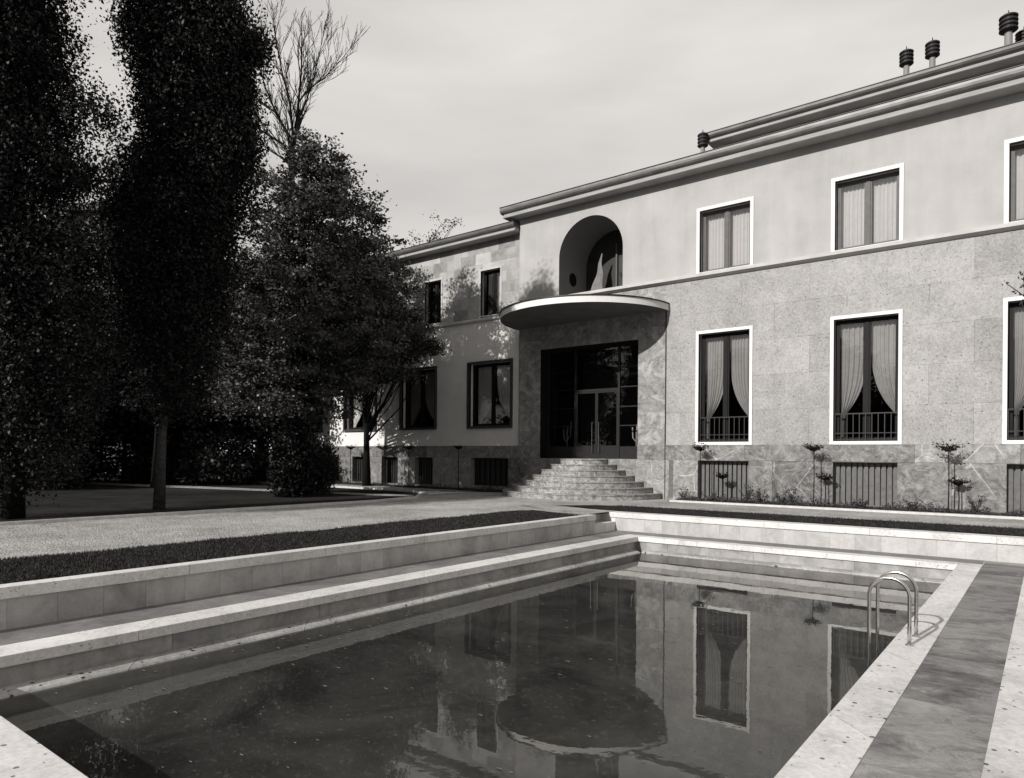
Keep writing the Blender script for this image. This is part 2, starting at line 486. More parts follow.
# ------------------------------------------------------------------ ground
def ground():
    # one sheet reaching the horizon with the pool pit cut out
    m = MB()
    X = [-900, -8.02, 9.0, 900]; Y = [-900, -14.0, 14.3, 1200]
    for i in range(3):
        for j in range(3):
            if i == 1 and j == 1: continue
            m.quad((X[i], Y[j], -.012), (X[i + 1], Y[j], -.012), (X[i + 1], Y[j + 1], -.012), (X[i], Y[j + 1], -.012))
    struct(m.build('ground', 'park_ground'))
    # gravel walks
    m = MB()
    def path(pts, z): m.poly([(x, y, z) for x, y in pts])
    path([(-14.45, -14), (-9.75, -14), (-9.75, 13.0), (-9.6, 14.0), (-9.3, 15.0), (-8.7, 15.95), (-8.7, 19.5), (-14.9, 19.5), (-16.2, 16.4), (-15.6, 15.4), (-14.9, 14.6), (-14.5, 12.5)], 0)
    path([(-8.7, 16.0), (9, 16.0), (9, 18.5), (-8.7, 18.5)], 0)
    path([(-14.9, 19.5), (-16.2, 16.4), (-17.4, 16.9), (-19.5, 17.2), (-60, 17.2), (-60, 18.9), (-14.9, 18.9)], 0)
    struct(m.build('gravel_path', 'gravel'))
    m = MB()
    m.quad((-95, 22, 0), (-36, 20.5, 0), (-36, 22.3, 0), (-95, 24.5, 0))
    m.quad((-40, 9.5, 0), (-15.6, 14.9, 0), (-16.0, 15.6, 0), (-40, 11.2, 0))
    struct(m.build('park_path', 'gravel'))
    # kerb of the park lawn
    m = MB()
    line = [(-14.45, -14), (-14.45, 12.5), (-14.9, 14.6), (-15.6, 15.4), (-16.2, 16.3), (-17.4, 16.85), (-19.5, 17.15), (-45, 17.2)]
    for (x0, y0), (x1, y1) in zip(line[:-1], line[1:]):
        d = Vector((x1 - x0, y1 - y0, 0)).normalized(); nrm = Vector((-d.y, d.x, 0)) * .07
        a = Vector((x0, y0, 0)); b = Vector((x1, y1, 0)) + d * .01
        m.vprism([(a.x, a.y), (b.x, b.y), (b.x + nrm.x, b.y + nrm.y), (a.x + nrm.x, a.y + nrm.y)], -.02, .06)
    struct(m.build('path_kerb', 'kerb'))
    # mown lawn strips beside the pool
    m = MB()
    rg = random.Random(3)
    edge = [(-9.78 + .05 * math.sin(y * 1.9) + .03 * math.sin(y * 5.3 + 1) + rg.uniform(-.02, .02), y) for y in [12.9 - .12 * k for k in range(225)]]
    m.poly([(x, y, .010) for x, y in [(-8.0, -14), (-8.0, 12.7), (-9.2, 13.1), (-9.6, 13.25)] + edge])
    m.poly([(x, y, .010) for x, y in [(-10.2, 14.75), (-8.35, 14.25), (9, 14.25), (9, 16.0), (-8.6, 16.0), (-9.4, 15.7)]])
    struct(m.build('lawn', 'grass_ground'))
    # paved path coming to the corner steps
    m = MB()
    m.poly([(x, y, .016) for x, y in [(-8.35, 13.1), (-8.0, 13.05), (-8.0, 14.3), (-8.6, 14.35), (-10.6, 14.95), (-10.9, 14.3)]])
    m.poly([(x, y, .014) for x, y in [(-8.0, 12.72), (-8.0, 13.1), (-8.35, 13.15), (-9.8, 13.75), (-9.75, 13.25), (-9.2, 13.1)]])
    struct(m.build('paved_path', 'gravel'))
    # flower bed in front of the building
    m = MB()
    m.box(-8.55, 9, 18.66, 19.44, -.02, .05)
    struct(m.build('flower_bed', 'soil'))
    m = MB(); m.box(-8.62, 9, 18.50, 18.655, -.02, .05); m.box(-8.62, -8.555, 18.66, 19.44, -.02, .05)
    struct(m.build('bed_kerb', 'kerb'))
    m = MB(); m.box(-30, -15.0, 18.95, 19.6, -.02, .04)
    struct(m.build('soil_border', 'soil'))
ground()

def blades(name, quads, per, h, mat, seed, label=None):
    """upright grass blades over rectangles (x0,x1,y0,y1)"""
    rng = np.random.default_rng(seed)
    P = []
    for x0, x1, y0, y1, d in quads:
        n = int((x1 - x0) * (y1 - y0) * d)
        P.append(np.stack([rng.uniform(x0, x1, n), rng.uniform(y0, y1, n), np.full(n, .008)], 1))
    P = np.concatenate(P); n = len(P)
    a = rng.uniform(0, 2 * PI, n); hh = h * rng.uniform(.5, 1.25, n)
    w = .006 * rng.uniform(.7, 1.4, n)
    lean = rng.normal(0, .35, (n, 2)) * hh[:, None]
    t = np.stack([np.cos(a) * w, np.sin(a) * w, np.zeros(n)], 1)
    tip = P + np.concatenate([lean, hh[:, None]], 1)
    ok = ~((P[:, 1] < 13) & (P[:, 0] < -9.80 + .05 * np.sin(P[:, 1] * 1.9) + .03 * np.sin(P[:, 1] * 5.3 + 1) + rng.normal(0, .035, n)))
    patch = np.sin(P[:, 0] * 3.1 + P[:, 1] * 1.3) * np.sin(P[:, 1] * 2.3 - P[:, 0]) + rng.normal(0, .5, n) > -.75
    ok &= patch
    V = np.stack([P - t, P + t, tip], 1)[ok].reshape(-1, 3); n = int(ok.sum())
    me = bpy.data.meshes.new(name)
    me.vertices.add(len(V)); me.vertices.foreach_set('co', V.astype(np.float32).ravel())
    me.loops.add(len(V)); me.loops.foreach_set('vertex_index', np.arange(len(V), dtype=np.int32))
    me.polygons.add(n); me.polygons.foreach_set('loop_start', np.arange(0, len(V), 3, dtype=np.int32))
    me.update(calc_edges=True)
    o = link(name, me, mat)
    o['kind'] = 'stuff'; o['label'] = label; o['category'] = 'grass'
    return o
blades('grass', [(-9.95, -8.02, 0, 5, 3800), (-9.95, -8.02, 5, 12.9, 1900), (-8.9, 1.5, 14.3, 16.05, 900)], 1, .032, 'grass_blades', 5,
       'short dark grass growing between the pool coping and the gravel walk')

# ------------------------------------------------------------------ pool
def pool():
    p = thing('swimming_pool', 'sunken stone swimming pool with stepped pale walls and travertine edging', 'swimming pool', (-4, 7, DECK))
    N = -8.0
    UL = -7.85            # face of the upper left wall
    VU = 14.0             # face of the upper far wall
    # upper retaining walls
    m = MB(); m.box(-8.0, UL, -14, 13.1, DECK - .02, -.105)
    m.build('retaining_wall', 'pool_slabs', p)
    m = MB(); m.box(UL, 9, VU, 14.28, DECK - .02, -.105)
    m.build('retaining_wall', 'pool_slabs', p)
    m = MB(); m.box(-8.02, UL + .03, -14, 13.1, -.104, .012)
    m.build('coping', 'travertine_smooth', p, bevel=.006)
    m = MB(); m.box(-8.3, 9, VU - .03, 14.31, -.104, .012); m.box(-8.3, UL - .002, VU, 14.28, DECK, -.105)
    m.build('coping', 'travertine_smooth', p, bevel=.006)
    # corner steps
    m = MB()
    m.box(-8.22, UL, 13.103, VU - .003, DECK, -.20)
    m.box(-8.33, -8.223, 13.12, VU - .003, DECK, .004)
    m.box(-8.33, -8.001, 13.0, 13.102, DECK, -.002)
    m.build('corner_step', 'travertine_smooth', p, bevel=.005)
    # ledge paving
    m = MB()
    m.poly([(UL, -14, DECK), (-7.2, -14, DECK), (-7.2, 13.42, DECK), (-.83, 13.42, DECK), (-.83, VU, DECK), (UL, VU, DECK)])
    m.build('ledge_paving', 'ledge_stone', p)
    # lower coping
    m = MB(); m.box(-7.2, -6.82, 1.2, 13.12, DECK - .09, DECK + .008)
    m.build('coping', 'travertine_smooth', p, bevel=.006)
    m = MB(); m.box(-7.2, -1.143, 13.123, 13.42, DECK - .09, DECK + .008)
    m.build('coping', 'travertine_smooth', p, bevel=.006)
    # lower walls
    m = MB(); m.box(-7.1, -6.86, 1.2, 13.35, -2.0, DECK - .091)
    m.build('pool_wall', 'pool_lower_slabs', p)
    m = MB(); m.box(-6.859, -1.1, 13.16, 13.35, -2.0, DECK - .091)
    m.build('pool_wall', 'pool_lower_slabs', p)
    m = MB(); m.box(-1.11, -.85, 1.2, 13.40, -2.0, DECK - .09)
    m.build('pool_wall', 'pool_lower_slabs', p)
    m = MB(); m.box(-7.1, -.85, 1.0, 1.44, -2.0, DECK - .09)
    m.build('pool_wall', 'pool_lower_slabs', p)
    # rounded shelf just at the waterline
    prof = [(-6.858, -.80), (-6.858, -.655), (-6.78, -.660), (-6.72, -.670), (-6.68, -.684), (-6.66, -.705), (-6.655, -.80)]
    m = MB(); m.prism(prof, 1.45, 12.95, 'y')
    m.build('waterline_shelf', 'shelf_stone', p, smooth=False)
    prof = [(13.159, -.80), (13.159, -.655), (13.08, -.660), (13.02, -.670), (12.98, -.684), (12.96, -.705), (12.955, -.80)]
    m = MB(); m.prism(prof, -6.652, -1.112, 'x')
    m.build('waterline_shelf', 'shelf_stone', p)
    m = MB(); m.box(-7.1, -.85, 1.3, 13.3, -1.9, -1.7)
    m.build('pool_floor', 'pool_lower_slabs', p)
    # terrace: right hand and near edging
    m = MB(); m.box(-1.14, -.822, 1.505, 13.42, DECK - .09, DECK + .006)
    m.build('edging', 'travertine', p, bevel=.005)
    m = MB(); m.box(-7.84, -.822, -.4, 1.50, DECK - .09, DECK + .006)
    m.build('edging', 'travertine', p, bevel=.005)
    m = MB(); m.box(-.82, -.275, -14, 13.985, DECK - .1, DECK)
    struct(m.build('paving', 'terrace_stone'))
    m = MB(); m.box(-.274, .05, -14, 13.985, DECK - .1, DECK + .003)
    struct(m.build('paving_border', 'travertine'))
    m = MB(); m.box(.051, 9, -14, 13.985, DECK - .1, DECK); m.box(-7.84, -.82, -14, -.402, DECK - .1, DECK)
    struct(m.build('terrace', 'terrace_stone'))
    m = MB(); m.quad((-7.0, 1.3, W0), (-1.0, 1.3, W0), (-1.0, 13.2, W0), (-7.0, 13.2, W0))
    struct(m.build('water', 'water'))
    # small leaves and bits floating
    rng = random.Random(8)
    m = MB()
    for k in range(900):
        x = -6.6 + 5.3 * rng.random() ** 1.25; y = 2 + 10.6 * rng.random()
        if k % 3 == 0:
            x = -6.6 + abs(rng.gauss(0, .5)); y = 4 + 9 * rng.random()
        a = rng.random() * PI; r = .004 + .013 * rng.random() ** 3
        z = W0 + .003 + .004 * rng.random()
        n = rng.choice((4, 5)); pts = []
        for j in range(n):
            t = a + 2 * PI * j / n; rr = r * rng.uniform(.6, 1.3)
            pts.append((x + rr * math.cos(t) * 2.2, y + rr * math.sin(t) * .7, z + rng.uniform(0, .002)))
        m.poly(pts)
    o = m.build('floating_leaves', 'debris'); o['kind'] = 'stuff'
    o['label'] = 'small leaves and bits of debris floating on the dark pool water'; o['category'] = 'leaves'
pool()

def ladder():
    t = thing('pool_ladder', 'chrome pool ladder with two arched handrails bolted to the travertine edge', 'ladder', (-.98, 7.35, DECK))
    for V in (7.15, 7.55):
        m = MB()
        r = .165; cx = -1.15; zc = .035
        pts = [(-.985, V, DECK), (-.985, V, -.2)]
        for k in range(0, 17):
            a = PI * k / 16
            pts.append((cx + r * math.cos(a), V, zc + r * math.sin(a)))
        pts += [(-1.315, V, -.3), (-1.315, V, -1.5)]
        m.tube(pts, .0165, 12)
        m.build('handrail', 'chrome', t, smooth=True)
        m = MB(); m.lathe(-.985, V, [(.036, DECK + .006), (.036, DECK + .012), (.030, DECK + .020), (.018, DECK + .022)], 16)
        m.build('flange', 'chrome', t, smooth=False)
    for z in (-.86, -1.12, -1.38):
        m = MB(); m.box(-1.36, -1.27, 7.165, 7.535, z - .012, z + .012)
        m.build('rung', 'chrome', t)
ladder()

# ------------------------------------------------------------------ building
def wall_front(m, V, u0, u1, z0, z1, holes, depth=.28):
    """front face at y=V with rectangular holes and their reveals"""
    us = sorted({u0, u1, *[h[0] for h in holes], *[h[1] for h in holes]})
    zs = sorted({z0, z1, *[h[2] for h in holes], *[h[3] for h in holes]})
    us = [u for u in us if u0 <= u <= u1]; zs = [z for z in zs if z0 <= z <= z1]
    for a, b in zip(us[:-1], us[1:]):
        for c, d in zip(zs[:-1], zs[1:]):
            mu, mz = (a + b) / 2, (c + d) / 2
            if any(h[0] < mu < h[1] and h[2] < mz < h[3] for h in holes): continue
            m.quad((a, V, c), (b, V, c), (b, V, d), (a, V, d))
    for a, b, c, d in holes:
        c2 = max(c, z0); d2 = min(d, z1)
        if c2 >= d2: continue
        e = V + depth
        m.quad((a, V, c2), (a, V, d2), (a, e, d2), (a, e, c2))
        m.quad((b, V, d2), (b, V, c2), (b, e, c2), (b, e, d2))
        if c >= z0: m.quad((b, V, c), (a, V, c), (a, e, c), (b, e, c))
        if d <= z1: m.quad((a, V, d), (b, V, d), (b, e, d), (a, e, d))

def ring(m, u0, u1, z0, z1, t, y0, y1, tb=None):
    tb = t if tb is None else tb
    m.box(u0, u0 + t, y0, y1, z0, z1)
    m.box(u1 - t, u1, y0, y1, z0, z1)
    m.box(u0 + t, u1 - t, y0, y1, z1 - t, z1)
    m.box(u0 + t, u1 - t, y0, y1, z0, z0 + tb)

def sheer(u0, u1, z0, z1, y, seed, par):
    rng = random.Random(seed); m = MB(); n = 60; i0 = 0
    ph = rng.random() * 9
    for k in range(n + 1):
        s = k / n; yy = y + .018 * math.sin(s * 2 * PI * 8 + ph) + .008 * math.sin(s * 2 * PI * 19 + 1)
        for z in (z0, z1):
            m.v.append((u0 + (u1 - u0) * s, yy, z))
    for k in range(n):
        m.f.append((2 * k, 2 * k + 2, 2 * k + 3, 2 * k + 1))
    m.build('curtain', 'curtain', par, smooth=True)

def tied(uo, ui, z0, z1, y, seed, par, ztie, mat='dim_curtain'):
    """curtain gathered towards the outer edge uo; ui its free edge at the top"""
    rng = random.Random(seed); m = MB(); n = 54; R = 28
    d = ui - uo; pw = 2.6 + 1.4 * rng.random(); nf = rng.choice((6, 7, 8)); ph = rng.random() * 6
    for r in range(R + 1):
        z = z1 + (z0 - z1) * r / R
        if z > ztie:
            s = (z1 - z) / (z1 - ztie)
            w = 1 - .72 * max(0, (s - .10) / .90) ** pw
        else:
            w = .28 - .10 * min(1, (ztie - z) / .12) + .03 * rng.random() * 0
        for k in range(n + 1):
            q = k / n
            x = uo + d * q * w
            amp = .022 + .012 * (1 - w)
            m.v.append((x, y + amp * math.sin(q * 2 * PI * nf + 1.1 * math.sin(q * 7 + ph) + .5 * math.sin(z * 1.3 + ph)) + .006 * math.sin(q * 61), z))
    for r in range(R):
        for k in range(n):
            a = r * (n + 1) + k
            m.f.append((a, a + 1, a + n + 2, a + n + 1))
    m.build('curtain', mat, par, smooth=True)

def window(par, u0, u1, z0, z1, V, kind, seed):
    """u,z are the clear opening. kind: upper / lower / wing_up / wing_low"""
    m = MB()
    if kind in ('upper', 'lower'):
        fw = .095 if kind == 'upper' else .088
        ring(m, u0 - fw, u1 + fw, z0 - (.02 if kind == 'upper' else fw), z1 + fw, fw, V - .035, V + .10, .02 if kind == 'upper' else fw)
        w = m.build('window', 'white_stone', par, bevel=.004)
    elif kind == 'wing_up':
        ring(m, u0 - .07, u1 + .07, z0 - .05, z1 + .07, .07, V - .02, V + .08, .05)
        w = m.build('window', 'canopy_concrete', par)
    else:
        ring(m, u0 - .07, u1 + .07, z0 - .09, z1 + .07, .07, V - .09, V + .08, .09)
        w = m.build('window', 'surround_dark', par)
    fy = V + .19
    um = (u0 + u1) / 2
    fm = 'window_wood' if kind == 'upper' else 'dark_window_wood'
    m = MB(); t = .06
    ring(m, u0, u1, z0, z1, t, fy, fy + .07)
    m.box(um - .05, um + .05, fy - .012, fy + .06, z0 + t, z1 - t)
    m.build('frame', fm, w)
    for a, b in ((u0 + t, um - .05), (um + .05, u1 - t)):
        m = MB(); ring(m, a, b, z0 + t, z1 - t, .04, fy + .01, fy + .05)
        m.build('casement', fm, w)
        m = MB(); m.quad((a + .04, fy + .03, z0 + t), (b - .04, fy + .03, z0 + t), (b - .04, fy + .03, z1 - t), (a + .04, fy + .03, z1 - t))
        m.build('pane', 'glass', w)
    cy = fy + .17
    if kind == 'upper':
        sheer(u0 - .05, um - .02, z0, z1 + .05, cy, seed, w); sheer(um + .02, u1 + .05, z0, z1 + .05, cy, seed + 1, w)
    elif kind == 'lower':
        tied(u0 + .10, um - .02, z0, z1 - .12, cy, seed, w, z0 + .78)
        tied(u1 + .06, um + .06, z0, z1 - .12, cy, seed + 3, w, z0 + .74)
    elif kind == 'wing_low':
        tied(u0 + .2, um - .02, z0, z1 - .1, cy - .06, seed, w, z0 + .25, 'pale_curtain')
        tied(u1 + .02, um + .08, z0, z1 - .1, cy - .06, seed + 3, w, z0 + .2, 'pale_curtain')
    else:
        sheer(um + .05, u1 - .05, z0, z1, cy, seed, w)
    if kind == 'lower':
        m = MB(); ry = V + .09
        m.box(u0, u1, ry - .015, ry + .015, z0 + .70, z0 + .73)
        m.box(u0, u1, ry - .010, ry + .010, z0 + .20, z0 + .22)
        m.box(u0, u1, ry - .010, ry + .010, z0 + .04, z0 + .06)
        nb = 10
        for k in range(nb + 1):
            x = u0 + .02 + (u1 - u0 - .04) * k / nb
            m.box(x - .010, x + .010, ry - .009, ry + .009, z0, z0 + .699)
        m.build('railing', 'iron', w)
    return w

def grille(par, u0, u1, z0, z1, V, mat='grille_paint', n=11):
    m = MB()
    ring(m, u0, u1, z0, z1, .025, V + .20, V + .24)
    for k in range(n):
        x = u0 + (u1 - u0) * (k + .5) / n
        h = (u1 - u0) / n * .34
        m.box(x - h, x + h, V + .21, V + .25, z0 + .02, z1 - .02)
    m.box(u0, u1, V + .285, V + .295, z0, z1)
    m.build('basement_grille', mat, par)

def cornice(par, u0, u1, V, zs, zt, over, left_end=True):
    """gutter and moulded fascia; zs soffit, zt top"""
    yf = V - over
    d = zt - zs
    prof = [(V + .4, zs), (yf + .10, zs), (yf + .08, zs + .015), (yf + .08, zs + .10 * d / .4), (yf + .12, zs + .125 * d / .4), (yf + .12, zs + .16 * d / .4), (V + .4, zs + .16 * d / .4)]
    m = MB(); m.prism(prof, u0 + .10, u1, 'x')
    if left_end:
        pass
    m.build('cornice', 'cornice', par)
    g0 = zs + .162 * d / .4
    prof = [(V + .38, g0), (yf + .09, g0), (yf + .04, g0 + .03), (yf + .01, g0 + .08), (yf, g0 + .14), (yf + .01, zt - .02), (V + .38, zt - .02)]
    m = MB(); m.prism(prof, u0, u1, 'x')
    m.build('gutter', 'gutter', par)
    m = MB(); m.box(u0 - .01, u1 + .01, yf - .012, V + .37, zt - .018, zt)
    m.build('roof_edge', 'iron', par)

def villa():
    v = thing('villa', 'two storey rationalist villa with white framed windows, half round canopy and arched loggia', 'villa', (-9, VF, 0))
    E = 9.0   # right hand end
    pitch = 3.71
    cols = [-7.43 + pitch * k for k in range(4)]
    up = [(c - .745, c + .745, 6.73, 8.54) for c in cols]
    lo = [(c - .75, c + .75, 1.735, 4.915) for c in cols]
    ba = [(c - .75, c + .75, .06, 1.19) for c in cols]
    L = -14.87
    P0, P1 = -14.80, -9.24     # portal limits
    D0, D1, DZ0, DZ1 = -13.93, -10.17, 1.21, 4.96
    # --- plinth
    m = MB(); wall_front(m, VF - .025, P1 + .03, E, 0, 1.2, ba, .3)
    wall_front(m, VF - .025, P1 + .03, E, 1.2, 1.645, [(l[0], l[1], l[2], 2.2) for l in lo], .3)
    m.quad((P1 + .03, VF - .025, 1.645), (E, VF - .025, 1.645), (E, VF, 1.645), (P1 + .03, VF, 1.645))
    m.quad((P1 + .03, VF - .025, 0), (P1 + .03, VF + .1, 0), (P1 + .03, VF + .1, 1.645), (P1 + .03, VF - .025, 1.645))
    m.build('plinth', 'plinth_marble', v)
    for b in ba: grille(v, b[0], b[1], b[2], b[3], VF)
    # --- stone cladding
    m = MB(); wall_front(m, VF, P1, E, 1.645, 6.52, lo, .3)
    m.build('stone_cladding', 'cladding', v)
    m = MB(); m.quad((L, VF, 4.96), (P1, VF, 4.96), (P1, VF, 6.52), (L, VF, 6.52))
    # --- plaster storey with the arched loggia
    aL, aR, aB, aS = -13.18, -10.74, 6.72, 7.98; aC = (aL + aR) / 2; aRr = (aR - aL) / 2; aT = aS + aRr
    m2 = MB(); wall_front(m2, VF, L, E, 6.70, 9.70, up + [(aL, aR, aB, aT)], 0.0)
    for a, b, c, d in up:
        e = VF + .3
        m2.quad((a, VF, c), (a, VF, d), (a, e, d), (a, e, c)); m2.quad((b, VF, d), (b, VF, c), (b, e, c), (b, e, d))
        m2.quad((b, VF, c), (a, VF, c), (a, e, c), (b, e, c)); m2.quad((a, VF, d), (b, VF, d), (b, e, d), (a, e, d))
    n = 28
    arc = [(aC - aRr * math.cos(PI * k / n), aS + aRr * math.sin(PI * k / n)) for k in range(n + 1)]
    for (x0, z0), (x1, z1) in zip(arc[:-1], arc[1:]):
        m2.quad((x0, VF, z0), (x1, VF, z1), (x1, VF, aT), (x0, VF, aT))
    # left return of the upper storey above the lower wing
    m2.quad((L, VF + 8, 6.7), (L, VF, 6.7), (L, VF, 9.7), (L, VF + 8, 9.7))
    m2.build('plaster_wall', 'plaster', v)
    # loggia interior
    dep = 1.75; m3 = MB()
    hz, hy, hr = 7.45, VF + .87, .235
    m3.quad((aR, VF, aB), (aR, VF + dep, aB), (aR, VF + dep, aS), (aR, VF, aS))
    # left side with a round hole
    cir = [(hy + hr * math.cos(t * PI / 12), hz + hr * math.sin(t * PI / 12)) for t in range(24)]
    y0, y1, z0, z1 = VF, VF + dep, aB, aS
    def edge(t):
        c, s_ = math.cos(t), math.sin(t); k = 1e9
        if c > 1e-6: k = min(k, (y1 - hy) / c)
        if c < -1e-6: k = min(k, (y0 - hy) / c)
        if s_ > 1e-6: k = min(k, (z1 - hz) / s_)
        if s_ < -1e-6: k = min(k, (z0 - hz) / s_)
        return hy + c * k, hz + s_ * k
    angs = sorted({k * PI / 12 % (2 * PI) for k in range(24)} | {math.atan2(z - hz, y - hy) % (2 * PI) for y in (y0, y1) for z in (z0, z1)})
    for a, b in zip(angs, angs[1:] + [angs[0] + 2 * PI]):
        e0, e1 = edge(a), edge(b)
        c0 = (hy + hr * math.cos(a), hz + hr * math.sin(a)); c1 = (hy + hr * math.cos(b), hz + hr * math.sin(b))
        m3.quad((aL, *c0), (aL, *e0), (aL, *e1), (aL, *c1))
    for (x0, z0_), (x1, z1_) in zip(arc[:-1], arc[1:]):
        m3.quad((x0, VF, z0_), (x1, VF, z1_), (x1, VF + dep, z1_), (x0, VF + dep, z0_))
    m3.quad((aL, VF, aB), (aR, VF, aB), (aR, VF + dep, aB), (aL, VF + dep, aB))
    m3.build('loggia', 'loggia_shade', v)
    m = MB(); m.box(aL - .3, aL - .03, hy - .3, hy + .3, hz - .3, hz + .3); m.build('porthole_backing', 'dark_window_wood', v)  # dark block behind the round hole stands in for its unlit inside
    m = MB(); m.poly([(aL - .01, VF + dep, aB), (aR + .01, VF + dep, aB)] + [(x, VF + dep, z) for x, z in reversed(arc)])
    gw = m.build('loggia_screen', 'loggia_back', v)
    m = MB(); m.quad((-13.1, VF + dep - .02, aB), (-12.7, VF + dep - .02, aB), (-12.7, VF + dep - .02, 8.6), (-13.1, VF + dep - .02, 8.6))
    m.quad((aC + .15, VF + dep - .03, aB), (aR - .06, VF + dep - .03, aB), (aR - .06, VF + dep - .03, 8.2), (aC + .15, VF + dep - .03, 8.2))
    m.build('pane', 'glass', gw)
    m = MB()   # drawn awning cloth hanging across the opening
    for k in range(17):
        s = k / 16; z = 6.73 + 1.55 * s
        xa = -12.85 + .62 * s ** .8 + .02 * math.sin(s * 14); wd = .58 * (1 - s) ** 1.1 + .03
        for q in range(7):
            m.v.append((xa + wd * q / 6, VF + 1.2 + .04 * math.sin(q * 2.4 + s * 2), z))
    for k in range(16):
        for q in range(6):
            a = k * 7 + q; m.f.append((a, a + 1, a + 8, a + 7))
    m.build('loggia_curtain', 'sheer_grey', v, smooth=True)
    m = MB()
    m.box(aC + .02, aC + .08, VF + dep - .08, VF + dep - .015, aB, 8.7)
    m.build('loggia_mullion', 'window_wood', gw)
    # --- string course
    m = MB(); m.prism([(VF + .02, 6.53), (VF - .07, 6.57), (VF - .13, 6.60), (VF - .13, 6.685), (VF - .10, 6.70), (VF + .02, 6.705)], L, E, 'x')
    m.build('string_course', 'canopy_concrete', v)
    # --- windows
    for i, (a, b, c, d) in enumerate(up): window(v, a, b, c, d, VF, 'upper', 10 + i)
    for i, (a, b, c, d) in enumerate(lo): window(v, a, b, c, d, VF, 'lower', 30 + i * 7)
    # --- portal wall
    m = MB(); wall_front(m, VF, L, P1, 0, 6.52, [(D0, D1, DZ0, DZ1)], .02)
    m.build('portal_wall', 'portal_marble', v)
    m = MB(); wall_front(m, VF - .02, L, D0, 0, 1.645, [], .3); wall_front(m, VF - .02, D1, P1, 0, 1.645, [], .3)
    wall_front(m, VF - .02, D0, D1, 0, 1.195, [], .3)
    m.quad((L, VF - .02, 1.645), (D0, VF - .02, 1.645), (D0, VF, 1.645), (L, VF, 1.645))
    m.quad((D1, VF - .02, 1.645), (P1, VF - .02, 1.645), (P1, VF, 1.645), (D1, VF, 1.645))
    m.build('portal_plinth', 'plinth_marble', v)
    m = MB(); m.box(P1 - .005, P1 + .027, VF - .022, VF + .02, 1.2, 5.72)
    m.build('wall_joint', 'iron', v)
    # slot beside the steps
    m = MB(); m.box(-9.10, -8.96, VF - .034, VF - .01, .06, 1.19)
    s = m.build('wall_slot', 'grille_paint', v)
    # --- entrance glazing
    m = MB(); e0, e1 = VF + .021, VF + .55
    m.quad((D0, e0, DZ0), (D0, e0, DZ1), (D0, e1, DZ1), (D0, e1, DZ0)); m.quad((D1, e0, DZ1), (D1, e0, DZ0), (D1, e1, DZ0), (D1, e1, DZ1)); m.quad((D0, e0, DZ1), (D1, e0, DZ1), (D1, e1, DZ1), (D0, e1, DZ1))
    m.build('door_lining', 'dark_window_wood', v)
    Y = VF + .47
    m = MB()
    m.box(D0, D1, Y, Y + .06, DZ0, DZ0 + .02)
    for x in (-12.78, -11.10): m.box(x - .035, x + .035, Y - .02, Y + .05, DZ0, 4.9)
    for x in (D0 + .03, D1 - .03): m.box(x - .03, x + .03, Y, Y + .05, DZ0, 4.9)
    m.box(-12.745, -11.135, Y - .01, Y + .05, 3.46, 3.54)
    for z in (2.30, 2.92, 3.56, 4.21):
        m.box(-11.065, D1 - .06, Y + .005, Y + .04, z - .018, z + .018)
        m.box(-13.75, -12.815, Y + .005, Y + .04, z - .012, z + .012)
    m.box(D0, D1, Y - .02, Y + .06, 4.9, DZ1)
    m.box(D0 + .06, -12.815, Y + .005, Y + .04, DZ0, 1.62)
    m.box(-11.065, D1 - .06, Y + .005, Y + .04, DZ0, 1.62)
    ent = m.build('entrance_screen', 'bronze', v)
    m = MB()
    for a, b in ((D0 + .06, -12.815), (-12.745, -11.135), (-11.065, D1 - .06)):
        z0 = 3.54 if a == -12.745 else 1.62
        m.quad((a, Y + .02, z0), (b, Y + .02, z0), (b, Y + .02, 4.9), (a, Y + .02, 4.9))
    m.build('pane', 'glass', ent)
    for a, b, s in ((-12.745, -11.942, 1), (-11.938, -11.135, -1)):
        m = MB(); ring(m, a, b, DZ0 + .02, 3.455, .05, Y - .005, Y + .045, .42)
        d = m.build('door', 'bronze', v)
        m = MB(); m.quad((a + .05, Y + .02, 1.6), (b - .05, Y + .02, 1.6), (b - .05, Y + .02, 3.41), (a + .05, Y + .02, 3.41))
        m.build('pane', 'glass', d)
        hx = -11.94 - s * .13
        m = MB(); m.tube([(hx, Y, 1.42), (hx, Y - .09, 1.42), (hx, Y - .09, 2.42), (hx, Y, 2.42)], .016, 8)
        m.build('handle', 'chrome', d)
    # --- lobby floor and landing
    m = MB(); m.quad((D0, VF, DZ0 - .003), (D1, VF, DZ0 - .003), (D1, VF + .6, DZ0 - .003), (D0, VF + .6, DZ0 - .003))
    m.build('threshold', 'stair_marble', v)
    # --- half round steps
    m = MB(); cx = -12.05
    for k in range(7):
        R = 2.72 - .315 * k; z0 = k * .171; z1 = (k + 1) * .171
        pts = [(cx - R * math.cos(PI * j / 48), VF - .024 - R * math.sin(PI * j / 48)) for j in range(49)]
        m.vprism(pts, z0, z1 - .028, False)
        pts = [(cx - (R + .022) * math.cos(PI * j / 48), VF - .024 - (R + .022) * math.sin(PI * j / 48)) for j in range(49)]
        m.vprism(pts, z1 - .0275, z1, True)
    m.build('entrance_steps', 'stair_marble', v)
    # --- canopy
    cc, cr_ = -12.03, 2.88
    pts = [(cc - cr_ * math.cos(PI * j / 64), VF - .003 - cr_ * math.sin(PI * j / 64)) for j in range(65)]
    m = MB(); m.vprism(pts, 5.74, 5.93, False)
    cn = m.build('canopy', 'white_stone', v)
    m = MB(); pts2 = [(cc - (cr_ + .03) * math.cos(PI * j / 64), VF - .003 - (cr_ + .03) * math.sin(PI * j / 64)) for j in range(65)]
